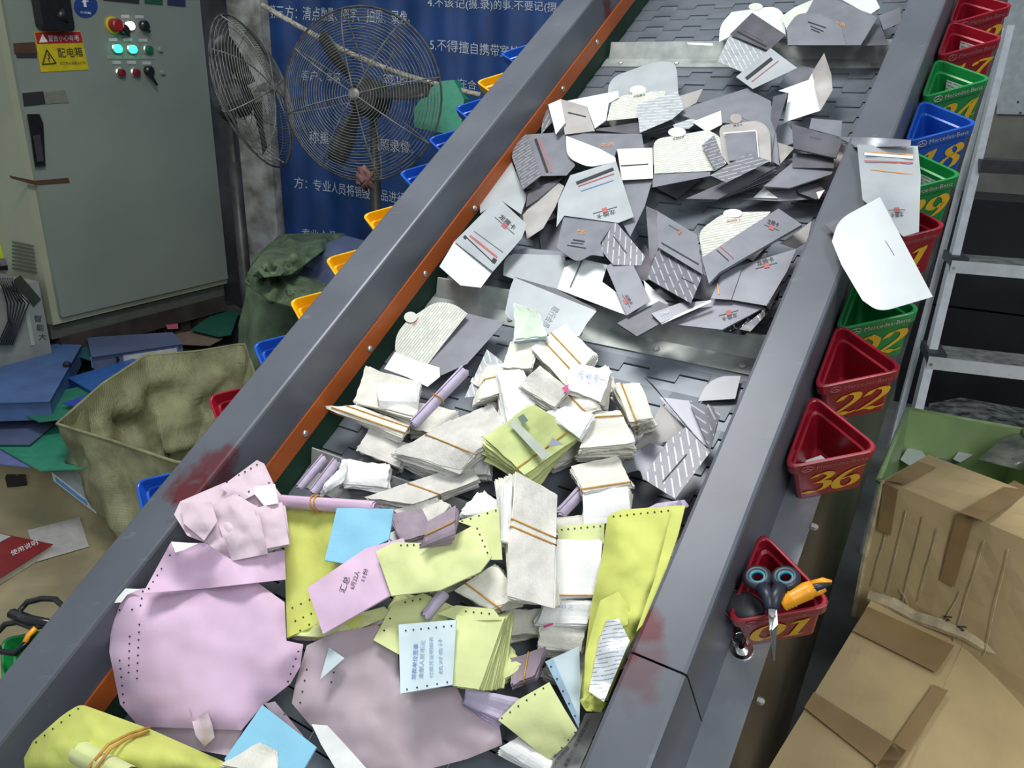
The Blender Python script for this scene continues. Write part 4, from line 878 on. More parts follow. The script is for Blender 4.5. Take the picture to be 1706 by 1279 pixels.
mb = MB(); mb.box(A0 - fn * dep + dz, Bx - A0, fn * (dep - .01), -dz * .93); mb.build('inner_box', CRD, crt)
mb = MB(); mb.tube([A0 + fn * .002, A0 + dz * .5 + fn * .004 - fx * .002, A0 + dz + fn * .002], [.004, .006, .005], 6); mb.build('torn_edge', CRE, crt)
def FPn(x, y, off=0.0): return PL(x, y, A0 + fn * (.004 + off), fn)
def TPn(x, y, off=0.0): return W(x, y, (hz + .009 + off) * 100)
def strip3(name, f, quad, mt, parent, n=6):
    vs_ = []
    for i in range(n + 1):
        t = i / n; a = (quad[0][0] + (quad[3][0] - quad[0][0]) * t, quad[0][1] + (quad[3][1] - quad[0][1]) * t); b = (quad[1][0] + (quad[2][0] - quad[1][0]) * t, quad[1][1] + (quad[2][1] - quad[1][1]) * t); vs_ += [f(*a, .003), f(*b, .003)]
    k = len(vs_); vs_ += [f(*((quad[0][0], quad[0][1])), 0)] * 0
    return mesh(name, vs_, [(2 * i, 2 * i + 1, 2 * i + 3, 2 * i + 2) for i in range(n)], mt, parent)
strip3('tape_strip', FPn, [(1594, 855), (1622, 866), (1590, 978), (1566, 965)], BTP, crt); strip3('tape_strip', FPn, [(1472, 805), (1496, 815), (1484, 892), (1462, 882)], BTP, crt)
strip3('tape_strip', TPn, [(1598, 853), (1640, 868), (1720, 815), (1690, 800)], BTP, crt); strip3('tape_strip', TPn, [(1476, 800), (1508, 806), (1560, 778), (1530, 768)], BTP, crt)
for (x0, y0, x1, y1) in ((1538, 860, 1497, 1030), (1640, 900, 1585, 1075), (1475, 890, 1452, 975), (1510, 850, 1478, 985), (1562, 880, 1530, 1000), (1680, 915, 1640, 1090), (1600, 985, 1560, 1060), (1586, 900, 1600, 940), (1500, 980, 1515, 1010)):
    mb = MB(); mb.tube([FPn(x0 + (x1 - x0) * t, y0 + (y1 - y0) * t + 2 * math.sin(t * 9), .0015) for t in [i / 6 for i in range(7)]], .0009, 5); mb.build('crease', CRE, crt)
for dx in (0, 24):
    mb = MB(); mb.tube([FPn(1572 + dx + a, 1026 + dx * .7 + b, .003) for a, b in ((14, 2), (0, 0), (10, 7), (-2, 9), (7, 15))], .0014, 4); mb.build('pen_mark', INK, crt)
# lower carton, open with a big flap folded out
lc = thing('carton', 'open cardboard carton with a wide folded flap, lower of two by the conveyor', 'carton', W(1560, 1200, 0), 'cardboard cartons on the right')
RZ = (PL(1448, 993, A0, fn).z * 100) + 2.5; DZ = RZ - 46
q = [W(1448, 993, 47 + DZ), W(1600, 1063, 45 + DZ), W(1560, 1290, 33 + DZ), W(1285, 1279, 31 + DZ)]
grid_quad('flap', [W(1452, 998, 46 + DZ), W(1605, 1070, 44 + DZ), W(1480, 1345, 34 + DZ), W(1268, 1300, 33 + DZ)], 16, 16, CRD, lc, .006, Z)
grid_quad('flap', [W(1605, 1072, 44 + DZ), W(1800, 1165, 40 + DZ), W(1720, 1420, 26 + DZ), W(1478, 1345, 33 + DZ)], 16, 14, CRD, lc, .006, Z)
mb = MB(); a, b = W(1448, 992, 46 + DZ), W(1790, 1135, 46 + DZ); mb.tube([a.lerp(b, t / 8) + Z * .004 * math.sin(t * 2.2) for t in range(9)], [.012, .014, .012, .013, .011, .013, .014, .012, .013], 8); mb.build('rolled_edge', CRE, lc, False)
a = W(1440, 1020, 30 + DZ); mb = MB(); p = [W(1448, 1003, 43 + DZ), W(1790, 1150, 43 + DZ)]; e_ = p[1] - p[0]; bk_ = e_.cross(Z).normalized(); bk_ = bk_ if bk_.dot(EYE - p[0]) < 0 else -bk_
mb.box(V((p[0].x, p[0].y, 0)), e_, bk_ * .32, Z * (.42 + DZ * .01)); mb.build('carton_body', CRD, lc)
mb = MB(); mb.box(V((*(p[0] - bk_ * .25 + e_ * .05).xy, 0)), e_, bk_ * .24, Z * .22); mb.build('carton_front', CRD, lc)
def LF(x, y, off=0.0):
    A_, B_, C_ = W(1452, 998, 46 + DZ), W(1605, 1070, 44 + DZ), W(1268, 1300, 33 + DZ); n_ = (B_ - A_).cross(C_ - A_).normalized(); n_ = n_ if n_.z > 0 else -n_; return PL(x, y, A_ + n_ * (.010 + off), n_)
strip3('tape_strip', LF, [(1340, 1178), (1356, 1152), (1510, 1250), (1480, 1290)], BTP, lc); strip3('tape_strip', LF, [(1420, 1050), (1446, 1010), (1590, 1075), (1560, 1120)], BTP, lc)
strip3('tape_strip', LF, [(1555, 1140), (1580, 1150), (1490, 1290), (1450, 1290)], BTP, lc)

# ================================================================ TOOLS IN THE BASKETS
bb, LL = BR['01']
def K(x, y, n): return RP(x, y, -n)
CYN = mat('teal_grip_plastic', (.02, .22, .30), .4); DGR = mat('dark_navy_plastic', (.02, .025, .04), .4); BLD = mat('scissor_steel', (.42, .43, .44), .28, .9)
sc = thing('scissors', 'scissors with navy and teal handles standing in basket 01', 'scissors', K(1285, 1010, -1.02))
for cx_, cy_ in ((1262, 962), (1309, 963)):
    mb = MB(); mb.tube([K(cx_ + 17 * math.cos(q), cy_ + 13 * math.sin(q), -.99) for q in [k * math.pi / 10 for k in range(20)]], .0066, 8, closed=True, nrm=N); mb.build('handle_loop', DGR, sc, True)
    mb = MB(); mb.tube([K(cx_ + 12.5 * math.cos(q), cy_ - 1 + 9.5 * math.sin(q), -.9865) for q in [k * math.pi / 10 for k in range(20)]], .0026, 6, closed=True, nrm=N); mb.build('grip_ring', CYN, sc, True)
mb = MB(); mb.tube([K(1270, 976, -.99), K(1280, 995, -.988), K(1282, 1014, -.985)], [.010, .009, .006], 8); mb.build('handle_arm', DGR, sc, True)
mb = MB(); mb.tube([K(1301, 976, -.99), K(1292, 995, -.988), K(1288, 1014, -.985)], [.010, .009, .006], 8); mb.build('handle_arm', DGR, sc, True)
for dx in (-2, 2):
    a = [K(1282 + dx, 1012, -.985), K(1292 + dx, 1012, -.985), K(1294 + dx, 1040, -.99), K(1288, 1099, -1.03), K(1284 + dx, 1050, -.99)]; k = len(a); b = [p - N * .002 - VV * .001 * dx for p in a]
    mesh('blade', a + b, [list(range(k)), list(range(k, 2 * k))[::-1]] + [(i, (i + 1) % k, k + (i + 1) % k, k + i) for i in range(k)], BLD, sc)
mb = MB(); mb.lathe(K(1287, 1026, -.982), N, [(.004, 0), (.003, .003)], 10); mb.build('pivot_screw', CHR, sc)
ct_ = thing('box_cutter', 'orange yellow ribbed box cutter lying in basket 01', 'cutter', K(1330, 990, -1.02)); OY = mat('amber_plastic', (.88, .36, .01), .35)
P_ = [K(1303, 1004, -1.0), K(1322, 996, -.995), K(1345, 984, -.99), K(1356, 978, -.988)]
mb = MB(); pts = [P_[0].lerp(P_[1], i / 8) for i in range(9)] + [P_[2], P_[3]]; mb.tube(pts, [.010 + .0014 * (i % 2) for i in range(9)] + [.0115, .0095], 12); mb.build('handle', OY, ct_, True)
mb = MB(); mb.tube([K(1354, 974, -.988), K(1372, 968, -.985), K(1386, 970, -.985)], [.006, .005, .003], 8); mb.build('front_jaw', OY, ct_, True); mb = MB(); mb.tube([K(1352, 988, -.99), K(1366, 984, -.99), K(1374, 980, -.99)], [.006, .005, .004], 8); mb.build('slider', OY, ct_, True)
mb = MB(); mb.tube([K(1346, 982, -.986), K(1366, 976, -.984), K(1386, 972, -.984)], [.007, .005, .002], 6); mb.build('blade_holder', DGR, ct_, True)
ms = thing('tape_measure', 'black oval tool with red seam at the left in basket 01', 'tool', K(1238, 1010, -1.03)); c = K(1238, 1013, -1.035)
vs_ = []; mb = MB(); mb.lathe(c - N * .01, N, [(.012, 0), (.019, .006), (.022, .014), (.019, .022), (.010, .026)], 20)
for p in mb.v: p += VV * ((p - c).dot(VV) * .35)
mb.build('casing', mat('black_rubber_tool', (.03, .03, .035), .45), ms, True); mb = MB(); mb.tube([c + N * .006 + (VV * 1.37 * math.cos(q) + U * math.sin(q)) * .0217 for q in [k * math.pi / 12 for k in range(24)]], .0012, 5, closed=True, nrm=N); mb.build('seam', mat('red_seam', (.2, .03, .03), .5), ms, True)
s2 = thing('scissors', 'black handled scissors with yellow insert in the left green basket', 'scissors', RP(30, 1040, .98))
for pts in ([(105, 1010), (92, 998), (70, 997), (45, 1003), (32, 1018), (34, 1036), (60, 1044), (90, 1040)], [(56, 1046), (30, 1036), (8, 1040), (-12, 1062), (0, 1085), (25, 1088), (45, 1070)]):
    mb = MB(); mb.tube([RP(x, y, .975) for x, y in pts], .0052, 8, closed=True, nrm=N); mb.build('handle_loop', BKP, s2, True)
mb = MB(); mb.tube([RP(20, 1022, .975), RP(50, 1034, .973), RP(95, 1040, .975)], [.009, .010, .006], 8); mb.build('handle_arm', BKP, s2, True); mb = MB(); mb.tube([RP(42, 1070, .972), RP(48, 1058, .972), RP(60, 1046, .972)], .005, 6); mb.build('yellow_insert', OY, s2, True)

# ================================================================ CARD ENVELOPES ON THE BELT
SMD = mat('silver_card_mid', (.27, .28, .32), .4, .3, .05, 18)
GE = 'silver card envelopes on the belt'
def env(label, parts, group=GE, name='card_envelope', base=B):
    """parts: dicts n(ame), m(aterial), p(ixels), h(eight) and options; prints t=[(text,p0,p1,ht,ink)], s=[strips]"""
    c = centre(parts[0]['p']); hs = [q[2] if len(q) == 3 else parts[0]['h'] for q in parts[0]['p']]
    root = thing(name, label, 'envelope', base(c[0], c[1], min(hs)), group); rnd = random.Random(SEED[0] * 7 + 1)
    for q in parts:
        kw = {k: q[k] for k in ('g', 'bulge', 'wr', 'rc', 'edge', 'wf', 'fix') if k in q}; kw.setdefault('g', 22); tl = q.get('tilt', (rnd.uniform(-.7, .7), rnd.uniform(-.7, .7)) if 'fix' not in q else (0, 0))
        o, hf = sheet(q['n'], q['m'], q['p'], q['h'], root, q.get('th', .09), tilt=tl, base=base, nrm=N, **kw); q['hf'] = hf
        for t in q.get('t', ()): label_on('printing', t[0], hf, t[1], t[2], t[3], t[4] if len(t) > 4 else INK, o, base, up=.14)
        for s_ in q.get('s', ()): strip('slot' if s_[3] is INK else 'printed_line', hf, s_[0], s_[1], s_[2], s_[3], o, base, up=.13)
    return root
def P(n, m, p, h, **k): return dict(n=n, m=m, p=p, h=h, **k)
GRY = mat('faded_print_grey', (.12, .12, .14), .6); RDL = mat('faded_print_red', (.45, .12, .12), .6)
LT = '龙腾卡'
def logo(p0, p1, ht, flip=1):
    """three characters, a fine rule and a red lozenge below them"""
    dx, dy = p1[0] - p0[0], p1[1] - p0[1]; l = math.hypot(dx, dy); nx, ny = -dy / l * flip, dx / l * flip; o = ht * .35
    a = (p0[0] - dx * .15 + nx * o, p0[1] - dy * .15 + ny * o); b = (p1[0] + dx * .15 + nx * o, p1[1] + dy * .15 + ny * o); m_ = ((p0[0] + p1[0]) / 2 + nx * o, (p0[1] + p1[1]) / 2 + ny * o); ux, uy = dx / l * 4.2, dy / l * 4.2
    return [(LT, p0, p1, ht)], [(a, b, 1.1, GRY), ((m_[0] - ux, m_[1] - uy), (m_[0] + ux, m_[1] + uy), 8, RDL)]
def env_logo(part, p0, p1, ht, flip=1):
    t, s = logo(p0, p1, ht, flip); part.setdefault('t', []); part.setdefault('s', []); part['t'] = list(part['t']) + t; part['s'] = list(part['s']) + s; return part
# fillers: cards lying under the heap
rf = random.Random(3)
for k, (cx, cy) in enumerate([(1250, 40), (1330, 130), (1180, 190), (1040, 200), (1100, 250), (1000, 240), (900, 290), (980, 330), (880, 350), (930, 400), (1130, 300), (1240, 290), (1330, 280), (1380, 250), (1120, 420), (1060, 440), (1180, 470), (1240, 500), (1250, 400), (900, 450), (1000, 480), (1360, 300), (1290, 230), (1220, 220), (1130, 460), (960, 300)]):
    a = rf.uniform(0, 3.14); s = 55 * (.62 + cy / 1150); sx, sy = s, s * .72; pts = []
    for ux, uy in ((-1, -1), (1, -1), (1, 1), (-1, 1)): pts.append((cx + (ux * sx * math.cos(a) - uy * sy * math.sin(a)) * .8, cy + (ux * sx * math.sin(a) + uy * sy * math.cos(a)) * .52))
    sheet_o, _ = sheet('card_envelope', [SLD, SLV, SMD, IGR, SLV][k % 5], pts, .8 + .28 * (k % 9) + (1.6 if cy < 300 else 0), None, .15, 30, tilt=(rf.uniform(-.5, .5), rf.uniform(-.8, .8)))
    tag(sheet_o, 'grey card envelope buried under others in the heap', 'envelope', 'envelopes buried in the heap')
# --- top group, behind and over the highest cleat
env('dazzling white flap envelope at the top of the belt, grey body below it', [
 P('flap', SLW, [(1198, 70), (1199, 42), (1219, 20), (1248, 16), (1290, 10), (1306, 22), (1309, 60), (1255, 40)], 6.5, rc={1: 18, 4: 14, 5: 10}, tilt=(0, -1.5)),
 P('tab', INS, ell(1259, 11, 12, 6), 6.8), P('body', SLD, [(1253, 21), (1309, 58), (1281, 84), (1216, 57)], 7.8, s=[((1228, 52), (1277, 77), 2.5, INK), ((1238, 50), (1272, 68), 1, GRY)]),
 P('end_flap', STL, [(1216, 57), (1279, 85), (1240, 121), (1195, 103)], 7.4, tilt=(-1, 2.5))])
env('grey envelope with a long black slot below the dazzling white one', [P('body', SLM, [(1284, 80), (1328, 113), (1254, 148), (1226, 128)], 8.6, tilt=(1.5, 0), s=[((1286, 97), (1243, 131), 5.5, INK), ((1297, 101), (1252, 136), 1.2, RDL)])])
env('beige card leaning at the top of the belt beside the dazzling white flap', [P('body', INS, [(1301, 28), (1324, 12), (1357, -2), (1355, 18), (1311, 50)], 8.2)])
env('large grey envelope with orange emblem across the top of the belt', [
 P('body', SLV, [(1361, -12), (1391, -2), (1462, 29), (1434, 75), (1312, 76), (1311, 50), (1345, 19)], 8.8, tilt=(.6, -1.2), t=[('会员', (1389, 40), (1408, 45), 6, ORG)]),
 P('inner_flap', SMD, [(1313, 75), (1311, 46), (1328, 22), (1365, 22), (1400, 40), (1409, 75)], 9.2, rc={2: 12, 3: 16, 4: 14}, tilt=(.6, -1.2), s=[((1346, 36), (1376, 46), 1.6, INK), ((1350, 43), (1372, 52), 1.4, INK), ((1351, 48), (1366, 54), 1.4, INK)]),
 P('side_flap', SLD, [(1462, 30), (1480, 75), (1436, 76)], 7.2)])  # shade on this side flap is put into the darker card colour
env('white curled card behind the large grey envelope at the top', [P('body', SLW, [(1386, -10), (1455, -10), (1466, 13), (1451, 23), (1434, 17)], 7.6, bulge=.6)])
env('dark grey card at the top of the belt against the right rail', [P('body', SLV, [(1464, 26), (1500, 12), (1501, 38), (1472, 50)], 6)])
env('tan and bright folded envelope standing below the highest cleat', [
 P('upright_flap', IGR, [(1373, 88, 11), (1385, 123, 10), (1387, 150, 7), (1367, 184, 5.5), (1352, 122, 7)], 8), P('body', SLW, [(1353, 122, 7.6), (1347, 133, 7.6), (1297, 151, 6.5), (1314, 155, 6), (1305, 204, 4.5), (1367, 184, 5.6)], 6)])
env('long lilac grey envelope curving down below the highest cleat', [
 P('body', SMD, [(1119, 187), (1247, 146), (1256, 154), (1284, 168), (1292, 217), (1284, 262), (1262, 210), (1160, 200)], 7.5, tilt=(0, 1)), P('end_panel', SLD, [(1288, 161), (1313, 154), (1292, 218), (1284, 196)], 8)])
# --- second row
env('big pale blue rounded flap envelope at the left below the highest cleat', [
 P('flap', SLM, [(1013, 172), (1013, 130), (1096, 101), (1127, 104), (1131, 170)], 6.5, rc={1: 26, 2: 16, 3: 18}, g=12, tilt=(0, -2)), P('tab', INS, ell(1063, 150, 14, 8), 6.9), P('inner_panel', TXT_M, [(1011, 201), (1019, 168), (1040, 158), (1108, 150), (1110, 180), (1062, 196)], 7.2, rc={1: 8, 2: 10}, t=[('中国建设', (1056, 163), (1075, 159), 4)])])
env('white and pinkish grey box envelope against the orange strip', [
 P('flap', SLW, [(913, 174), (1030, 151), (1031, 162), (1014, 172), (1010, 200), (991, 214), (978, 178)], 7.4, tilt=(0, -1.5)), P('body', IGR, [(934, 165), (977, 177), (991, 218), (941, 224)], 8.8, s=[((946, 187), (976, 194), 1.6, INK)]),
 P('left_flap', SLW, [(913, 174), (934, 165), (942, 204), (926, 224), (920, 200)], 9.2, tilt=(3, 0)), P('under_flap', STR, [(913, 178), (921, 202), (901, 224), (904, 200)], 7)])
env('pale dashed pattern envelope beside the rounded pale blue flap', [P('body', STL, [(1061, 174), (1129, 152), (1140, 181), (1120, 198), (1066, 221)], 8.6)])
env('small tan card poking out right of the pale dashed envelope', [P('body', IGR, [(1131, 160), (1171, 148), (1160, 171), (1140, 182)], 5.5)])
for i in range(4): env(['upper', 'second', 'third', 'lowest'][i] + ' of four thin dark card edges under the pale dashed envelope', [P('body', [SLD, SLV, SLD, SLV][i], [(985 + 6 * i, 216 + 3 * i), (1110 + 4 * i, 196 + 3 * i), (1124 + 3 * i, 204 + 3 * i), (1060 - 5 * i, 224 + 2 * i)], 6 - .5 * i, th=.25)])
env('small roll of bright cards right of the pale dashed envelope', [P('body', STL, [(1121, 208), (1158, 195), (1161, 204), (1148, 214), (1125, 215)], 7.6, bulge=.5)])
env('pale green triangular card tip pointing up between the text flaps', [P('body', INS, [(1153, 203), (1201, 184), (1203, 207), (1178, 220)], 7.9)])
# --- third row
env('bluish white card leaning on the left wall under the dashed flap', [env_logo(P('body', SLM, [(843, 246), (871, 315), (878, 328), (868, 357), (834, 333), (800, 355), (799, 330)], 5.5, tilt=(-1, -1)), (826, 345), (852, 365), 7)])
env('grey envelope with a dashed end flap and black slot against the orange strip', [
 P('body', SLV, [(877, 224), (940, 220), (958, 276), (944, 292), (900, 293)], 7.8, tilt=(0, 1), s=[((892, 231), (912, 287), 4.5, INK), ((899, 231), (919, 287), 2, RDL)]), P('dashed_flap', STR, [(855, 242), (877, 223), (901, 293), (871, 316), (853, 262)], 8.4, tilt=(3, -.5)), P('small_flap', STR, [(844, 223), (861, 216), (857, 248), (843, 247)], 7.0, tilt=(-3, 0))])
env('grey envelope with a blinding bright curved lower half and orange emblem', [
 P('body', SLV, [(942, 222), (1069, 223), (1073, 247), (1026, 252), (1024, 262), (946, 240)], 8.4, t=[('会员', (1000, 244), (1024, 243), 6, ORG)]), P('bright_flap', SLW, [(943, 226), (1000, 248), (1025, 262), (1026, 269), (981, 279), (944, 262)], 8.7, rc={4: 14, 5: 16}, g=12, tilt=(0, -1.5))])
env('pale cream card with a slot and grey lower half in the heap centre', [P('upper_half', INS, [(1028, 248), (1087, 246), (1088, 297), (1036, 300)], 8.9, s=[((1034, 276), (1080, 273), 1.4, INK)]), P('lower_half', SMD, [(1036, 299), (1088, 296), (1074, 344), (1050, 394), (1036, 370), (1056, 361)], 8.5, tilt=(0, 1.5))])
env('white grey card with upside down lettering and a slanted black slot', [env_logo(P('body', SLM, [(930, 335), (950, 292), (1026, 268), (1056, 361), (1030, 371), (940, 359), (927, 378)], 9.6, tilt=(.5, .5), s=[((960, 305), (1022, 281), 5, INK), ((963, 310), (1023, 289), 1.6, RDL), ((968, 318), (1022, 300), 1, BLI)]), (1024, 348), (993, 357), 8, 1)])
env('brownish translucent folded cards left of the white grey card', [P('body', IGR, [(925, 300), (940, 310), (925, 345), (905, 380), (878, 398), (871, 358), (895, 330)], 6.0, bulge=.8), P('inner', SLD, [(880, 318), (940, 294), (925, 308), (896, 332), (876, 345)], 6.5)])
env('cream text flap with round tab at the centre of the heap', [
 P('text_flap', TXT_M, [(1090, 289), (1088, 232), (1181, 216), (1203, 230), (1210, 272), (1192, 284)], 8.8, rc={1: 16, 2: 12, 3: 12}, g=12, t=[('欢迎您开', (1121, 234), (1141, 230), 5)]), P('tab', INS, ell(1128, 220, 15, 8), 9.0), P('body', SLV, [(1087, 312), (1089, 289), (1184, 270), (1183, 293)], 8.4)])
env('small dashed pattern card over the right end of the cream text flap', [P('body', STR, [(1169, 242), (1190, 225), (1208, 274), (1192, 284)], 9.8)])
env('tall grey flap rising behind the warm grey window card', [P('body', SMD, [(1225, 187), (1290, 192), (1298, 270), (1300, 276), (1284, 268), (1278, 214), (1240, 198)], 7.6, rc={1: 14}, g=12)])
env('warm grey rounded card with a dark grey window and round tab', [
 P('body', IGR, [(1204, 262), (1197, 209), (1265, 200), (1283, 216), (1285, 270), (1247, 262), (1216, 276)], 9.2, rc={1: 14, 2: 12, 3: 14}, g=12, t=[('腾讯卡', (1222, 211), (1237, 209), 4)]), P('tab', IGR, ell(1226, 197, 10, 8), 9.4), P('window_panel', SLV, [(1208, 223), (1258, 219), (1262, 262), (1214, 268)], 9.7, s=[((1205, 222), (1259, 217), 1.6, WIN), ((1260, 218), (1264, 262), 1.8, WIN)])])
env('dashed pattern card slanting across the foot of the window card', [P('body', STR, [(1183, 292), (1246, 255), (1283, 268), (1210, 304)], 10.4)])
env('tan triangular card between the window card and dark folders', [P('body', IGR, [(1292, 236), (1324, 246), (1300, 273)], 6.5)])
env('dark grey open envelope against the right rail, upper one', [P('back_panel', SLV, [(1352, 197), (1403, 201), (1401, 228), (1348, 214)], 8), P('front_panel', SLD, [(1319, 206), (1404, 232), (1393, 263), (1322, 247)], 9, t=[('会员服务', (1348, 229), (1368, 233), 4, GRY)], th=.3)])
env('dark grey ridged envelope against the right rail, lower one', [P('upper_panel', SLD, [(1321, 255), (1389, 258), (1389, 280), (1320, 279)], 7.4), P('lower_panel', SLV, [(1272, 310), (1321, 270), (1391, 279), (1385, 290), (1315, 313)], 6.8, th=.3)])
for i in range(5): env(['topmost', 'second', 'middle', 'fourth', 'lowest'][i] + ' of five slanting dark card edges below the window card', [P('body', [SLD, SLV, SLD, SLV, SLD][i], [(1142 + 7 * i, 331 + 1 * i), (1268 + 4 * i, 276 + 5 * i), (1294 + i, 278 + 5 * i), (1196 - 3 * i, 332 + 1 * i)], 7.4 - .8 * i, th=.22, tilt=(.5, 0))])
env('bright triangular card corner above the third cleat', [P('body', SLV, [(1239, 332), (1327, 311), (1358, 331), (1300, 335)], 4.2), P('corner', SLW, [(1255, 329), (1273, 312), (1296, 330)], 4.6)])
env('black card with a white tip beside the right rail above the third cleat', [P('body', SLD, [(1327, 303), (1358, 299), (1376, 320), (1360, 332), (1330, 321)], 5), P('tip', WHT, [(1360, 320), (1374, 316), (1364, 332)], 5.3)])
# --- fourth row
env('white grey card with three characters and red dotted line by the orange strip', [
 env_logo(P('body', SLM, [(757, 402), (830, 329), (878, 374), (869, 397), (821, 452)], 9.0, tilt=(1, 1), s=[((783, 392), (828, 428), 3.2, RDL), ((778, 396), (822, 437), 1.5, INK), ((790, 385), (838, 420), 1, GRY), ((773, 393), (777, 397), 5, INK), ((820, 432), (826, 436), 8, INK)]), (830, 362), (855, 384), 9),
 P('bright_flap', SLW, [(757, 402), (821, 452), (801, 479), (767, 475), (732, 444)], 8.8, tilt=(-1, 2.5))])
env('pale blue rounded envelope with faint lettering left of the blinding card', [P('edge', SLV, [(845, 421), (874, 413), (948, 420), (947, 428), (862, 426)], 5.6), P('body', SLM, [(838, 458), (841, 422), (932, 425), (947, 437), (930, 481), (877, 472)], 6.2, rc={1: 22, 3: 8}, g=12)])
env('grey envelope with orange emblem and scalloped lower edge', [P('body', SLV, [(940, 357), (1026, 366), (1000, 404), (1006, 427), (985, 424), (962, 437), (944, 425), (927, 412)], 10.2, rc={0: 6, 4: 5, 5: 12, 6: 6}, g=12, tilt=(.5, 2), t=[('会员', (960, 389), (974, 391), 8, ORG)], s=[((955, 399), (974, 402), 2, INK), ((951, 404), (972, 406), 1.2, INK), ((945, 408), (976, 413), 1.5, INK)])])
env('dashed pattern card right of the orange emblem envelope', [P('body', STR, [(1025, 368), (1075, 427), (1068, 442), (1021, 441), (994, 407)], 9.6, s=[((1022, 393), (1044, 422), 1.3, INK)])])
env('blinding white envelope at the heap centre with a printed edge', [P('body', SLW, [(969, 431), (1012, 441), (1003, 469), (1030, 489), (1044, 525), (928, 481), (940, 446)], 7.4, tilt=(0, -1), s=[((970, 433), (950, 478), 2.4, GRY)])])
env('grey card with sideways lettering leaning over the blinding white envelope', [env_logo(P('body', SLV, [(1048, 427), (1084, 501), (1044, 525), (1009, 443)], 9.4, tilt=(1, 0)), (1040, 492), (1050, 508), 6)])
env('bright triangular card under the big dashed flap', [P('body', SLW, [(1072, 466), (1114, 506), (1058, 522), (1078, 500)], 7.0)])
env('open dark envelope with a large dashed flap in front', [
 P('back', SLD, [(1076, 343, 9.5), (1093, 350, 10), (1097, 413, 9), (1083, 442, 7)], 9), P('body', SLV, [(1093, 350), (1161, 391), (1171, 457), (1097, 412)], 10, tilt=(0, 1.5), s=[((1102, 404), (1164, 440), 2, INK), ((1114, 374), (1134, 385), 1.5, GRY), ((1131, 386), (1134, 388), 7, RDL)]),
 P('dashed_flap', STR, [(1096, 412), (1171, 457), (1151, 505), (1079, 464)], 9.8, tilt=(0, 2.5), s=[((1135, 462), (1157, 473), 1, INK)])])
env('cream text flap with round tab beside the long slanting grey box', [P('text_flap', TXT_M, [(1171, 430), (1163, 385), (1206, 354), (1286, 352), (1230, 400)], 8.8, rc={1: 16, 2: 16, 3: 6}, g=12, t=[('欢迎您开卡', (1211, 371), (1234, 367), 4.5, RED)]), P('tab', WHT, ell(1221, 355, 16, 7), 9.0), P('body', SLV, [(1171, 432), (1230, 398), (1255, 395), (1200, 430)], 8.4)])
env('long slanting grey box card with lettering reaching the right rail', [env_logo(P('body', SLV, [(1169, 429), (1297, 347), (1336, 374), (1199, 453), (1181, 472)], 10.6, th=.6, tilt=(0, .8), s=[((1194, 416), (1214, 434), 1.5, INK), ((1200, 410), (1222, 430), 1.2, RDL)]), (1277, 372), (1296, 379), 9), P('end_flap', STR, [(1169, 429), (1185, 440), (1196, 452), (1182, 466), (1172, 456)], 9.4)])
env('wide grey envelope with three characters by the right rail', [env_logo(P('body', SLV, [(1238, 441), (1327, 414), (1311, 452), (1277, 509), (1218, 499)], 9.0, tilt=(.4, .4)), (1262, 443), (1290, 435), 9), P('left_panel', SLV, [(1204, 452), (1238, 441), (1218, 499), (1184, 497)], 9.2, tilt=(-.6, 0), s=[((1195, 472), (1198, 490), 2, ORG)])])
env('grey envelope with upside down characters lowest by the right rail', [env_logo(P('body', SLV, [(1111, 539), (1146, 518), (1187, 497), (1273, 512), (1203, 549)], 8.2, th=.3, tilt=(0, .5)), (1227, 520), (1202, 527), 8)])
env('narrow dark card sticking out over the second cleat', [P('body', SLD, [(1028, 538), (1098, 501), (1121, 512), (1101, 538), (1061, 560)], 8.8, th=.5)])
env('thin white edged card over the narrow dark card', [P('body', SLV, [(1085, 522), (1131, 505), (1184, 500), (1101, 538)], 9.6, th=.6, t=[('1234567', (1100, 525), (1116, 520), 4, WIN)]), P('white_edge', WHT, [(1101, 537), (1184, 499), (1185, 503), (1102, 540)], 9.7)])
env('crumpled black plastic under the grey cards by the right rail', [P('film', PLB, [(1202, 552), (1262, 520), (1292, 478), (1308, 440), (1296, 500), (1262, 536), (1240, 558)], 7, wr=2, wf=.08, g=9), P('clear_film', mat('clear_crinkled_film', (.35, .36, .38), .2, .1, .2, 20, bump=.8, bscale=40), [(1232, 548), (1268, 520), (1296, 465), (1300, 480), (1280, 520), (1250, 552)], 7.8, wr=2, wf=.1, g=9)], name='plastic_film')
env('brown creased card tucked by the right rail above the wide grey envelope', [P('body', IGR, [(1300, 405), (1330, 385), (1352, 368), (1345, 402), (1325, 414)], 6.5)])
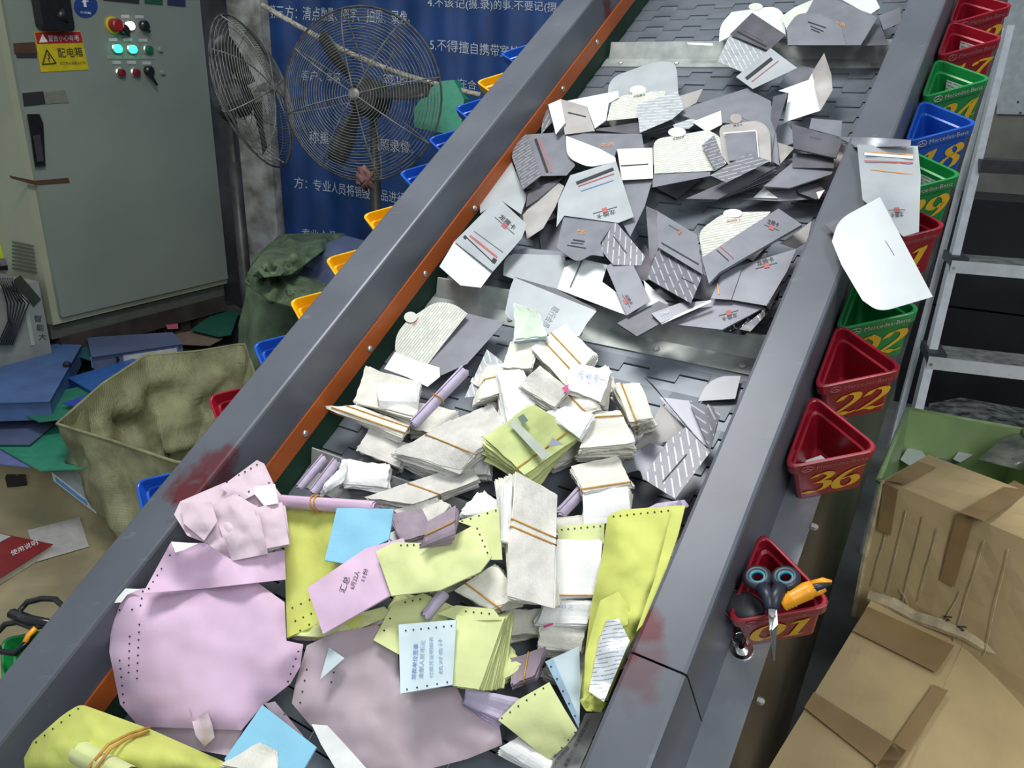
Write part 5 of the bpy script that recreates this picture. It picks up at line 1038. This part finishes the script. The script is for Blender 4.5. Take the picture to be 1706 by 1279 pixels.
# --- fifth row
env('open envelope with text flap and scalloped tab by the green skirt', [
 P('text_flap', TXT_H, [(779, 522), (712, 607), (700, 606), (657, 590), (660, 556), (680, 532), (726, 502), (757, 506)], 5.6, rc={3: 14, 4: 14, 6: 14, 7: 12}, g=12, t=[('欢迎您开卡', (690, 543), (699, 530), 5, RED)]), P('tab', INS, ell(684, 528, 11, 9), 5.8), P('body', SLV, [(779, 522), (840, 537), (778, 606), (733, 626), (709, 606), (722, 574), (752, 545)], 5.2, rc={4: 12, 5: 8})])
env('long white paper loop over the text flap envelope', [P('body', WHT, [(658, 586), (693, 600), (732, 612), (733, 627), (712, 644), (678, 628), (640, 614)], 7.2, bulge=1.2, g=9)])
env('wide pale blue rounded flap envelope over the second cleat', [P('body', SLM, [(849, 532), (841, 522), (850, 478), (857, 462), (994, 518), (978, 538), (965, 560), (908, 557)], 8.6, rc={0: 16, 2: 10}, g=12, tilt=(.5, -1), t=[('建行会员', (922, 507), (902, 540), 13, mat('embossed_print', (.36, .42, .44), .4))]), P('rear_edge', SLD, [(857, 461), (927, 481), (994, 515), (975, 521)], 7.8)])
env('pale dashed card behind the white bundles under the text flap envelope', [P('body', STL, [(811, 582), (838, 603), (798, 660), (774, 662)], 4.6)])
env('dark grey card with red print and barcode strip on the lower belt', [P('body', SLD, [(634, 721), (681, 736), (664, 783), (642, 816), (586, 826), (570, 802), (606, 757)], 3.2, rc={5: 12}, s=[((622, 757), (656, 784), 2, RDL), ((636, 752), (660, 773), 4, WIN), ((637, 752), (659, 772), 2, INK)])])
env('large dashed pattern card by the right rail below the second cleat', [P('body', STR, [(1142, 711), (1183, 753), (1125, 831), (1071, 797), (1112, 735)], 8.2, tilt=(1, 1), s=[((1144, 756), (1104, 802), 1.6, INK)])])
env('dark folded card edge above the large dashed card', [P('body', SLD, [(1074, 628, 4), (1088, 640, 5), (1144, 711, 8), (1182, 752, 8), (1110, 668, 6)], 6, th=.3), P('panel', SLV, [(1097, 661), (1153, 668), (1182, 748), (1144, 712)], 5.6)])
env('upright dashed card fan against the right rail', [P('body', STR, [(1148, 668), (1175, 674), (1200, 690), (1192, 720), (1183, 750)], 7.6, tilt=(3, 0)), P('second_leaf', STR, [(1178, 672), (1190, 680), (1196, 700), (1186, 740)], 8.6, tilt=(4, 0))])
env('brownish grey card between the dashed card and the white bundles', [P('body', IGR, [(1102, 673), (1142, 711), (1112, 735), (1088, 741), (1037, 773), (1085, 705)], 4.4)])
env('grey scalloped card under the large dashed card', [P('body', SLV, [(1032, 772), (1082, 737), (1112, 746), (1072, 800), (1066, 782), (1044, 788)], 6.2, rc={4: 6})])
env('faint rounded film card on the belt slats by the right rail', [P('body', mat('translucent_card', (.24, .25, .28), .4, .2, .05, 9), [(1163, 668), (1176, 640), (1200, 626), (1234, 626), (1225, 664)], 1.2, rc={1: 14, 2: 14}, g=12)])
# --- hanging over the right rail (rail top is 18 cm above the belt bed)
env('grey white card with red lettering hanging over the right rail', [env_logo(P('body', SLM, [(1428, 241, 21), (1529, 243, 19), (1534, 292, 17), (1531, 386, 14.5), (1505, 394, 15), (1437, 332, 20)], 20, s=[((1440, 256), (1521, 262), 4.5, WIN), ((1440, 252), (1521, 258), 1.5, ORG), ((1440, 268), (1521, 271), 2.2, RDL), ((1450, 282), (1521, 290), 1.4, ORG)], tilt=(0, 0)), (1505, 352), (1484, 353), 9)])
for i in range(3): env(['upper', 'middle', 'lower'][i] + ' thin grey card edge bridging heap and rail behind the hanging card', [P('body', SLV, [(1396 + 4 * i, 228 + 5 * i, 15), (1455, 229 + 3 * i, 20.6), (1518, 233 + 3 * i, 20.2), (1516, 243, 20), (1425, 243 + i, 19)], 19 - .5 * i, tilt=(0, 0))])
env('big white rounded flap card resting across the right rail and basket 02', [P('flap', mat('white_flap_card', (.60, .64, .66), .45, .05, .03, 10), [(1466, 328), (1554, 494), (1465, 520), (1437, 500), (1402, 441), (1386, 402), (1396, 366)], 21, rc={2: 22, 6: 24}, g=14, bulge=.6, tilt=(0, 0), s=[((1475, 400), (1490, 425), .8, GRY)]), P('rear_panel', SLD, [(1374, 374), (1440, 342), (1430, 372), (1392, 392)], 19.6, tilt=(0, 0))])

# ================================================================ PAPER BUNDLES
FQ = dict
bundle('mint and blue edged slip bundle standing at the top of the white heap', PBL, [(859, 508), (893, 518), (909, 556), (862, 563)], 13.5, 3, (2, 14), top=MNT, K=9)
bundle('cream bundle with green edge just below the mint bundle', CRM, [(857, 566), (894, 572), (884, 612), (842, 610)], 12, 4, (-6, 12), K=11)
bundle('curved cream bundle with two rubber bands at the top of the heap', CRM, [(890, 580), (940, 545), (984, 590), (945, 640)], 13, 4.5, (8, 16), [(0, .35), (0, .62)], K=14)
bundle('cream bundle banded at its left, fanned below the mint bundle', CRM, [(815, 612), (855, 605), (870, 640), (805, 660)], 10, 5, (-12, 16), [(1, .4)], K=14)
bundle('narrow ribbed slip bundle lying across the curved cream bundle', CRG, [(871, 643), (901, 613), (945, 648), (923, 676)], 15, 3, (-4, 14), K=10)
bundle('white note bundle with blue handwriting and a checked square', CRM, [(954, 607), (1014, 620), (999, 666), (945, 645)], 15.5, 5, (4, 26), top=WHT, K=14, note=('元 40 号一', (962, 628), (1006, 640), 12))
bundle('white bundle with torn edges left of the ribbed slips', WHT, [(833, 622), (870, 620), (894, 668), (850, 696)], 12.5, 5, (-10, 10), K=14)
bundle('small white folded slip below the handwritten note', WHT, [(913, 688), (945, 678), (986, 690), (964, 726)], 14, 1.5, (2, 6), K=5)
bundle('white slip bundle with magenta corner between the ribbed slips and the note', CRM, [(924, 668), (975, 652), (998, 676), (950, 692)], 13.6, 3, (0, 10), [(0, .5)], K=9)
bundle('thick cream bundle with ribbed edge at the right of the heap', CRM, [(1026, 643), (1065, 640), (1082, 694), (1050, 700)], 12, 6, (2, 22), [(0, .3)], K=18, rag=3)
bundle('fanned white bundle banded in orange below the thick cream one', CRM, [(992, 690), (1032, 688), (1054, 735), (972, 742)], 12.5, 6, (-4, 24), [(1, .12)], K=18, rag=4)
bundle('yellow green bundle with grey print band and ragged left end', YEP, [(814, 728), (886, 678), (962, 722), (876, 784)], 13.5, 5, (-2, 24), [(1, .22 + .6)], K=14, top=mat('printed_yellow_slip', (.56, .64, .26), .7, 0, .1, 14), wave=.8, rag=4)
yb = [q for q in bpy.data.objects if q.get('label', '').startswith('yellow green bundle with grey')][0]
sheet('grey_print_band', mat('grey_print_band', (.42, .46, .40), .7), [(846, 704), (858, 698), (916, 756), (904, 766)], 14.6, yb, .05, 10)
sheet('stamp_mark', mat('dark_green_print', (.10, .16, .13), .6), [(862, 695), (872, 689), (880, 700), (870, 707)], 14.9, yb, .05, 10)
sheet('stamp_mark', mat('slate_print', (.22, .27, .33), .6), [(914, 744), (920, 728), (938, 740)], 14.9, yb, .05, 10)
bundle('large fanned grey white bundle at the left of the heap', CRG, [(668, 752), (752, 704), (806, 735), (765, 780)], 10.5, 7, (-8, 30), [(0, .55)], K=22, rag=4, wave=.9)
bundle('long grey cream bundle fanned below the large one, banded once', CRG, [(618, 826), (775, 776), (788, 800), (690, 838)], 8.5, 4, (2, 14), [(0, .42)], K=14, rag=3)
bundle('ribbed cream bundle behind the yellow green one', CRG, [(745, 705), (818, 676), (843, 716), (792, 728)], 9.5, 5, (-8, 16), [(0, .1)], K=16, rag=3)
bundle('square cream bundle against the green skirt on the left', CRM, [(612, 616), (695, 638), (690, 690), (600, 668)], 8.5, 3, (-2, 8), K=9)
bundle('white curled receipt on top of the square cream bundle', WHT, [(634, 644), (693, 637), (692, 685), (634, 678)], 9.8, 1, (0, 2), K=4, wave=1.2)
bundle('flat cream bundle with two yellow bands touching the orange strip', CRM, [(550, 682), (594, 677), (678, 706), (664, 722)], 8, 2.5, (-2, 8), [(0, .25), (0, .75)], K=9)
bundle('white cream bundle tilted above the long one by the dark card', CRM, [(660, 850), (722, 832), (746, 842), (708, 884)], 8.5, 4, (4, 8), K=12)
bundle('cream bundle with a blank white sheet above the yellow bag', CRM, [(956, 778), (1026, 762), (1046, 806), (974, 816)], 10.5, 4, (2, 10), [(1, .9)], K=14, rag=3)
bundle('blank white sheet bundle between the heap and the yellow bag', CRM, [(974, 820), (1043, 813), (1048, 866), (976, 872)], 10.5, 3, (2, 6), top=WHT, K=8, rag=1)
bundle('tall grey white bundle with double orange bands in the middle', CRM, [(864, 797), (924, 832), (920, 1002), (848, 984)], 15, 5.5, (-12, 4), [(0, .02), (1, .38), (1, .44)][1:], K=18, top=CRG, rag=2, wave=.9)
bundle('bright white blank bundle banded at its foot beside the yellow bag', WHT, [(931, 902), (1000, 905), (992, 990), (921, 990)], 12, 3, (-2, 6), [(1, .97)], K=8, rag=1)
bundle('white bundle with small blue handwriting under the orange band', WHT, [(913, 1000), (986, 1003), (974, 1038), (900, 1036)], 10.5, 3, (-4, 8), K=9, note=('1503 元', (926, 1012), (955, 1016), 7))
bundle('ruffled cream bundle with a pink slip below the handwritten one', CRM, [(905, 1046), (975, 1036), (965, 1082), (900, 1074)], 9, 4, (0, 10), K=14, rag=3)
bundle('cream bundle with orange band fanned to the lower right', CRM, [(765, 982), (823, 945), (862, 992), (815, 1012)], 11, 3.5, (8, 10), [(0, .25)], K=14)
bundle('ragged small cream bundle right of the lilac roll in the gap', CRG, [(930, 862), (980, 858), (978, 876), (930, 880)], 8.5, 2, (0, 4), K=7)
bundle('white frayed slips between the grey cards and yellow forms', WHT, [(770, 852), (802, 822), (838, 842), (826, 870)], 9, 3, (2, 8), K=9, rag=5)
bundle('white vertical edged bundle left of the tall banded bundle', WHT, [(838, 815), (852, 806), (850, 900), (836, 895)], 13, 4, (-5, 2), K=10)
bundle('brownish purple bundle with an orange band in the lower gap', MUR, [(853, 1098), (906, 1080), (890, 1122), (856, 1136)], 8.5, 3, (2, 10), [(0, .5)], K=9)
bundle('pale lilac bundle under the pink film sheet', LIL, [(780, 1148), (868, 1165), (835, 1196), (778, 1172)], 8.5, 2.5, (-2, 8), K=9)
bundle('yellow green bundle fanned open at the right, by the blue form', YEP, [(763, 1030), (836, 1034), (797, 1143), (757, 1137)], 12, 4.5, (30, 2), top=YEP, K=9, rag=1.5)
bundle('cream paper bundle at the bottom edge on the sky blue card', CRM, [(375, 1272), (430, 1240), (456, 1250), (462, 1292)], 12, 3, (2, 8), K=10)
bundle('white slip bundle at the bottom under the yellow curled form', WHT, [(837, 1246), (872, 1228), (918, 1262), (910, 1292)], 7, 2.5, (-2, 6), K=9)
bundle('crumpled white slips beside the lilac rolls at the left', WHT, [(548, 800), (575, 772), (572, 800), (540, 822)], 7.5, 2, (-3, 4), K=6, rag=3)
bundle('dark grey purple folded slips behind the small banded roll', MUR, [(655, 858), (700, 850), (720, 885), (668, 900)], 9, 3, (0, 6), K=7)
for k, (cx, cy) in enumerate([(722, 700), (640, 745), (775, 770), (850, 690), (900, 700), (945, 745), (1015, 745), (690, 890), (745, 950), (690, 1015), (880, 1035), (905, 960), (1000, 1090), (950, 1120), (925, 640), (985, 640), (830, 640), (610, 790), (850, 890), (830, 1110)]):
    a = rf.uniform(-.6, .6); s = 34; q0 = [(cx + ux * s * math.cos(a) - uy * s * .6 * math.sin(a), cy + (ux * s * math.sin(a) + uy * s * .6 * math.cos(a)) * .9) for ux, uy in ((-1, -1), (1, -1), (1, 1), (-1, 1))]
    bundle('paper slips buried under other bundles in the heap', [CRM, CRG, WHT, CRG, YEP][k % 5], q0, 5.5 + (k % 4) * .5, 4.5, (rf.uniform(-6, 6), 8), K=8, rag=4, group='bundles buried in the heap')
# --- rolls
roll('lilac roll with one yellow band across the left of the heap', LIL, (776, 616), (690, 706), .0125, 11, (.55,)); roll('lilac roll beside the dark red-print card, upper of two', LIL, (542, 762), (500, 812), .0105, 6)
roll('lilac roll beside the dark red-print card, lower of two', LIL, (562, 768), (522, 820), .011, 6); roll('short bluish lilac roll by the blank white sheet', LIL, (970, 818), (934, 856), .0125, 8)
roll('long pink roll with double orange band above the yellow folder', PNK, (466, 834), (624, 846), .0145, 12.5, (.38, .42)); roll('short grey lilac roll under the curved yellow form', LIL, (742, 986), (710, 1026), .011, 11.5)
# --- single sheets and forms
GS = 'loose forms and sheets on the belt'
def form(label, mt, pts, h, name='paper_form', dl=None, note=None, **k):
    o, hf = sheet(name, mt, pts, h, None, k.pop('th', .06), k.pop('g', 12), **k); tag(o, label, 'paper', GS)
    if dl: dots(hf, dl, o)
    for n_ in note or (): label_on('handwriting', n_[0], hf, n_[1], n_[2], n_[3], n_[4] if len(n_) > 4 else INK, o)
    return o, hf
o, hf = form('crumpled pale pink form pile on the left rail by the red stain', PKP, [(290, 857, 21), (300, 835, 20.5), (375, 803, 19), (455, 806, 14), (474, 832, 12.5), (484, 908, 13), (385, 934, 15), (345, 905, 19), (312, 892, 21)], 15, wr=1.3, wf=.03, g=9, bulge=.6, dl=[(306, 850, 330, 842, 3)])
for nm, pts, dl in (('upper punched strip', [(366, 812, 20), (428, 766, 18), (440, 772, 17.6), (456, 806, 16), (400, 836, 18)], [(378, 803, 428, 774, 6), (398, 826, 448, 804, 4)]), ('middle panel', [(352, 842, 20.5), (392, 822, 20), (430, 845, 18.5), (446, 922, 16), (386, 934, 16), (366, 880, 19)], []), ('right panel', [(424, 846, 18.8), (470, 836, 16), (482, 906, 15.5), (440, 914, 16.6)], []), ('left fold', [(300, 838, 22), (352, 836, 21.6), (362, 868, 21), (340, 900, 20.6), (306, 872, 22)], [])):
    o2, h2 = sheet('folded_leaf', PKP, pts, 18, o, .1, 9, wr=.7, wf=.05, bulge=.4)
    if dl: dots(h2, dl, o2)
form('small white form corner between the pink pile and pink roll', WHT, [(415, 812, 18), (458, 806, 17), (464, 838, 17), (440, 842, 18)], 18, wr=.5)
form('pink form sheet with punched edge sloping to the left rail', PNK, [(284, 904, 21), (342, 904, 20), (386, 932, 16), (474, 916, 13), (476, 965, 12), (340, 980, 14), (238, 988, 20)], 15, wr=1, dl=[(290, 914, 248, 980, 7)])
form('white torn corner under the sloping pink form', WHT, [(285, 902, 21.6), (330, 905, 21), (306, 916, 21), (292, 920, 21.6)], 21.6)
form('large pink form sheet with punched left edge, the biggest sheet', PNK, [(187, 1017, 15), (195, 995, 16), (212, 983, 17), (415, 960, 13), (474, 1003, 12), (477, 1067, 11), (505, 1073, 10), (500, 1110, 9), (483, 1139, 8), (436, 1176, 8), (402, 1216, 8), (231, 1210, 8), (200, 1173, 9), (182, 1086, 13)], 12, bulge=2.2, wr=.6, wf=.014, g=11, dl=[(232, 1040, 228, 1130, 8), (216, 1060, 214, 1120, 6), (199, 1100, 206, 1170, 6), (238, 985, 234, 1008, 3), (199, 1016, 220, 1015, 2), (497, 1085, 480, 1135, 5), (475, 1150, 474, 1190, 3)])
form('torn white and blue corner at the left edge of the biggest pink sheet', WHT, [(188, 1004, 17.5), (209, 980, 18.5), (234, 981, 18), (212, 990, 18), (202, 1003, 18)], 18, wr=1)
form('pink lower edge of a second sheet under the biggest one', PKP, [(228, 1208), (405, 1214), (392, 1240), (378, 1258), (300, 1244)], 6, wr=.6)
o, hf = form('small pink curled scrap standing on the biggest pink sheet', PKP, [(314, 1178, 13), (324, 1196, 10), (346, 1186, 13), (354, 1210, 14), (357, 1228, 13), (340, 1244, 10), (326, 1225, 11)], 11, g=7)
form('mauve pink film sheet with wrinkles in the lower middle', MAU, [(511, 1075, 8), (560, 1052, 8.5), (629, 1041, 8.5), (663, 1090, 8), (667, 1153, 7), (760, 1143, 7), (775, 1174, 6.5), (831, 1202, 6), (837, 1240, 5), (778, 1264, 5), (680, 1290, 5), (617, 1290, 5), (517, 1208, 5), (486, 1171, 6), (492, 1140, 7)], 7, bulge=1.0, wr=.55, wf=.02, g=10, dl=[(511, 1115, 500, 1170, 4), (556, 1120, 552, 1136, 2)])
form('long white torn strip at the lower left of the mauve film', WHT, [(519, 1206), (545, 1208), (575, 1240), (620, 1290), (565, 1290), (535, 1240)], 6.2, wr=.5)
form('grey green triangular paper scrap on the mauve film', PBL, [(548, 1078), (574, 1096), (533, 1132)], 10.6)
form('yellow green folder with punched foot under the sky blue card', YEL, [(472, 848, 11), (562, 852, 11), (600, 940, 10), (606, 1040, 8), (560, 1056, 8), (528, 1040, 8), (478, 1062, 8.5)], 10, wr=.8, dl=[(487, 1012, 530, 992, 4), (492, 1034, 545, 1010, 5), (500, 1050, 515, 1040, 2)], th=.4)
for i in range(5): form(['topmost', 'second', 'third', 'fourth', 'lowest'][i] + ' crumpled edge leaf under the foot of the yellow green folder', [YEP, PKP, YEL, CRG, PKP][i], [(478 + i * 3, 1058 + 2 * i), (530, 1040 + 3 * i), (640 + 8 * i, 1010 + 4 * i), (655 + 8 * i, 1024 + 4 * i), (560 + 4 * i, 1062 + 2 * i)], 8.2 - .9 * i, wr=1.2, wf=.09, g=9)
form('sky blue card lying on the yellow green folder', BLU, [(561, 846, 13.5), (656, 847, 13.5), (648, 898, 13), (571, 938, 12.6), (541, 933, 12.8)], 13, wr=.5, th=.25)
form('pink folder with black handwriting in the middle of the heap', PNK, [(512, 979), (609, 913), (672, 896), (680, 920), (652, 990), (538, 1056)], 14.2, th=.35, wr=.6, note=[('汇总', (574, 988), (584, 962), 11), ('6月22人', (590, 982), (600, 952), 9), ('11份', (608, 968), (614, 948), 8)])
o, hf = form('curved yellow green form under the small banded purple roll', YEP, [(626, 918, 15.5), (657, 903, 15.5), (732, 905, 15), (790, 874, 14.5), (800, 874, 14.6), (819, 927, 14.5), (800, 952, 15), (732, 983, 15.5), (652, 992, 15.6)], 15, bulge=1.0, wr=1.0, th=.25, dl=[(668, 908, 700, 907, 4), (795, 880, 812, 920, 5)])
form('yellow green form with punched strip behind the curved one', YEP, [(762, 868), (831, 845), (837, 932), (818, 932), (795, 880)], 12, wr=.5, dl=[(770, 868, 826, 850, 5)])
form('yellow punched form strip above the bright white blank bundle', YEP, [(928, 876), (1007, 870), (1006, 905), (930, 906)], 10.5, dl=[(936, 882, 1000, 876, 7)])
o = bundle('small dull purple folded bundle with orange band on the curved form', MUR, [(716, 868), (757, 845), (755, 888), (708, 906)], 18, 1.5, (0, 14), [(1, .55)], K=5, rag=1)
bag, _ = form('long yellow plastic bag sheet along the right rail', YEL, [(1012, 860, 14), (1032, 849, 14), (1142, 841, 16), (1130, 890, 16), (1106, 960, 15), (1078, 1032, 15), (1050, 1072, 14), (1005, 1184, 10), (975, 1182, 9), (965, 1170, 9), (984, 1010, 12), (1002, 930, 13)], 14, bulge=2.0, wr=.9, wf=.02, g=11, rc={1: 10, 7: 12}, dl=[(1022, 860, 1136, 848, 11), (1072, 1040, 1010, 1168, 5)], name='plastic_bag', th=.15)
sheet('folded_edge', YEL, [(1120, 849), (1142, 841), (1130, 890), (1106, 960), (1078, 1032), (1060, 1052), (1092, 960)], 17.2, bag, .2, 10, bulge=.5, wr=.4)
sheet('twisted_neck', YEL, [(975, 1090), (1000, 1000), (1030, 985), (1048, 1010), (1046, 1040), (1020, 1050), (990, 1150), (972, 1168)], 15.6, bag, .15, 9, bulge=1.4, wr=.6, wf=.05)
form('lilac torn edge above the long yellow bag', LIL, [(1070, 850), (1095, 838), (1140, 832), (1148, 842), (1138, 850)], 12.5, wr=1.5, wf=.1, g=7)
PKT = mat_print('printed_silver_packet', (.62, .66, .68), (.2, .22, .26), px=.06, py=.005, fill=.85, duty=.25, rough=.35, metal=.2)
form('silver printed packet folded over the foot of the yellow bag', PKT, [(1011, 1033), (1031, 1030), (1049, 1067), (1006, 1169), (981, 1151), (997, 1069)], 16.5, wr=.8, g=9, name='packet')
form('crumpled yellow foot of the bag below the silver packet', YEL, [(966, 1166), (985, 1150), (1008, 1170), (1002, 1186), (976, 1184)], 11.5, wr=1.6, wf=.12, g=6)
form('yellow green form with punched corner left of the blue form', YEP, [(622, 1066), (655, 1004), (705, 988), (762, 1012), (736, 1042), (672, 1040), (668, 1092)], 10, wr=.9, dl=[(675, 1003, 700, 998, 3), (660, 1010, 640, 1050, 3)])
form('pale blue printed form with punched edges facing up', PBL, [(664, 1040), (760, 1032), (754, 1140), (667, 1155)], 13.4, wr=.5, th=.3, dl=[(676, 1050, 752, 1042, 7), (678, 1148, 745, 1136, 5)], note=[('领款单位签章', (693, 1132), (697, 1072), 8, BLI), ('金额人民币元', (705, 1130), (709, 1066), 8, mat('pale_blue_ink', (.22, .35, .55), .6)), ('付款凭证明细表', (722, 1128), (722, 1060), 7, MT['pale_blue_ink']), ('核对合计', (738, 1122), (737, 1062), 7, MT['pale_blue_ink'])])
form('yellow punched strip behind the fanned yellow bundle', YEP, [(728, 1022), (760, 1008), (822, 1014), (836, 1032), (765, 1034)], 11.4, dl=[(776, 1018, 815, 1022, 4)])
form('yellow green curled form at the bottom by the right rail', YEP, [(830, 1199, 9), (862, 1166, 10), (915, 1136, 10.5), (940, 1180, 10), (962, 1216, 9), (945, 1240, 8), (914, 1266, 7)], 9, bulge=.8, wr=.6, dl=[(836, 1196, 905, 1146, 6), (958, 1220, 925, 1258, 4)])
form('pale blue form standing folded right of the curled yellow form', PBL, [(908, 1102, 11), (965, 1076, 12), (967, 1140, 11), (965, 1212, 9), (945, 1165, 10)], 11, g=10); form('blue punched margin of the folded form by the right rail', mat('blue_margin', (.32, .47, .60), .7), [(909, 1102, 11.4), (922, 1098, 11.6), (966, 1200, 10), (964, 1213, 9.6)], 11.3, dl=[(918, 1110, 958, 1192, 5)])
form('grey printed paper strip at the bottom against the right rail', mat('newsprint_grey', (.50, .50, .50), .8), [(975, 1188), (1006, 1186), (960, 1292), (900, 1292), (925, 1262), (960, 1225)], 5.5, note=[('条款 (三) 保管档案资料', (945, 1279), (985, 1200), 8, GRY), ('工作制度', (925, 1275), (950, 1245), 6, GRY)])
o, hf = form('rolled yellow green folder at the bottom left with two bands', YEL, [(40, 1262, 14), (55, 1234, 15), (105, 1190, 16), (134, 1172, 16), (250, 1214, 12), (372, 1268, 9), (372, 1295, 9), (42, 1295, 13)], 13, bulge=3, wr=1.0, wf=.02, rc={2: 12, 3: 12}, th=.3, dl=[(60, 1236, 130, 1180, 6)])
mb = MB(); mb.tube([B(250, 1211, 14), B(215, 1222, 17), B(180, 1240, 19.5), B(150, 1275, 20), B(140, 1300, 19)], .0022, 6); mb.build('rubber_band', RUB, o, True); mb = MB(); mb.tube([B(248, 1218, 14), B(213, 1230, 17.5), B(184, 1247, 19.8), B(160, 1280, 20.4), B(152, 1300, 19)], .0022, 6); mb.build('rubber_band', RUB, o, True)
roll('small yellow roll tucked under the bands of the bottom left folder', YEP, (135, 1252), (215, 1296), .020, 18)
form('sky blue card at the bottom edge in front of the pink sheet', BLU, [(374, 1264), (437, 1174), (527, 1244), (498, 1295), (385, 1295)], 11, th=.3, name='paper_card')
form('dull purple paper under the bottom sky blue card', MUR, [(440, 1172), (458, 1168), (505, 1225), (500, 1245)], 9)
form('magenta slip corner at the tip of the ribbed bundle', mat('magenta_slip', (.65, .05, .28), .6), [(936, 646), (947, 640), (946, 656)], 16.5, g=6, name='paper_slip'); form('pink slip corner on the ruffled cream bundle', MT['magenta_slip'], [(905, 1042), (922, 1037), (921, 1040), (906, 1046)], 11, g=6, name='paper_slip')
form('thin white card strip lying on the lip of the highest cleat', WHT, [(1145, 71), (1187, 72), (1188, 76), (1146, 74)], 5.5, th=.1, g=9, name='card_strip')
# a few slips fallen in basket 36
o, hf = sheet('paper_slip', WHT, [(1338, 768), (1368, 758), (1375, 764), (1350, 772)], 2.6, None, .05, 9, wr=.4); tag(o, 'white paper slip lying in the bottom of basket 36', 'paper')
bpy.context.view_layer.update()
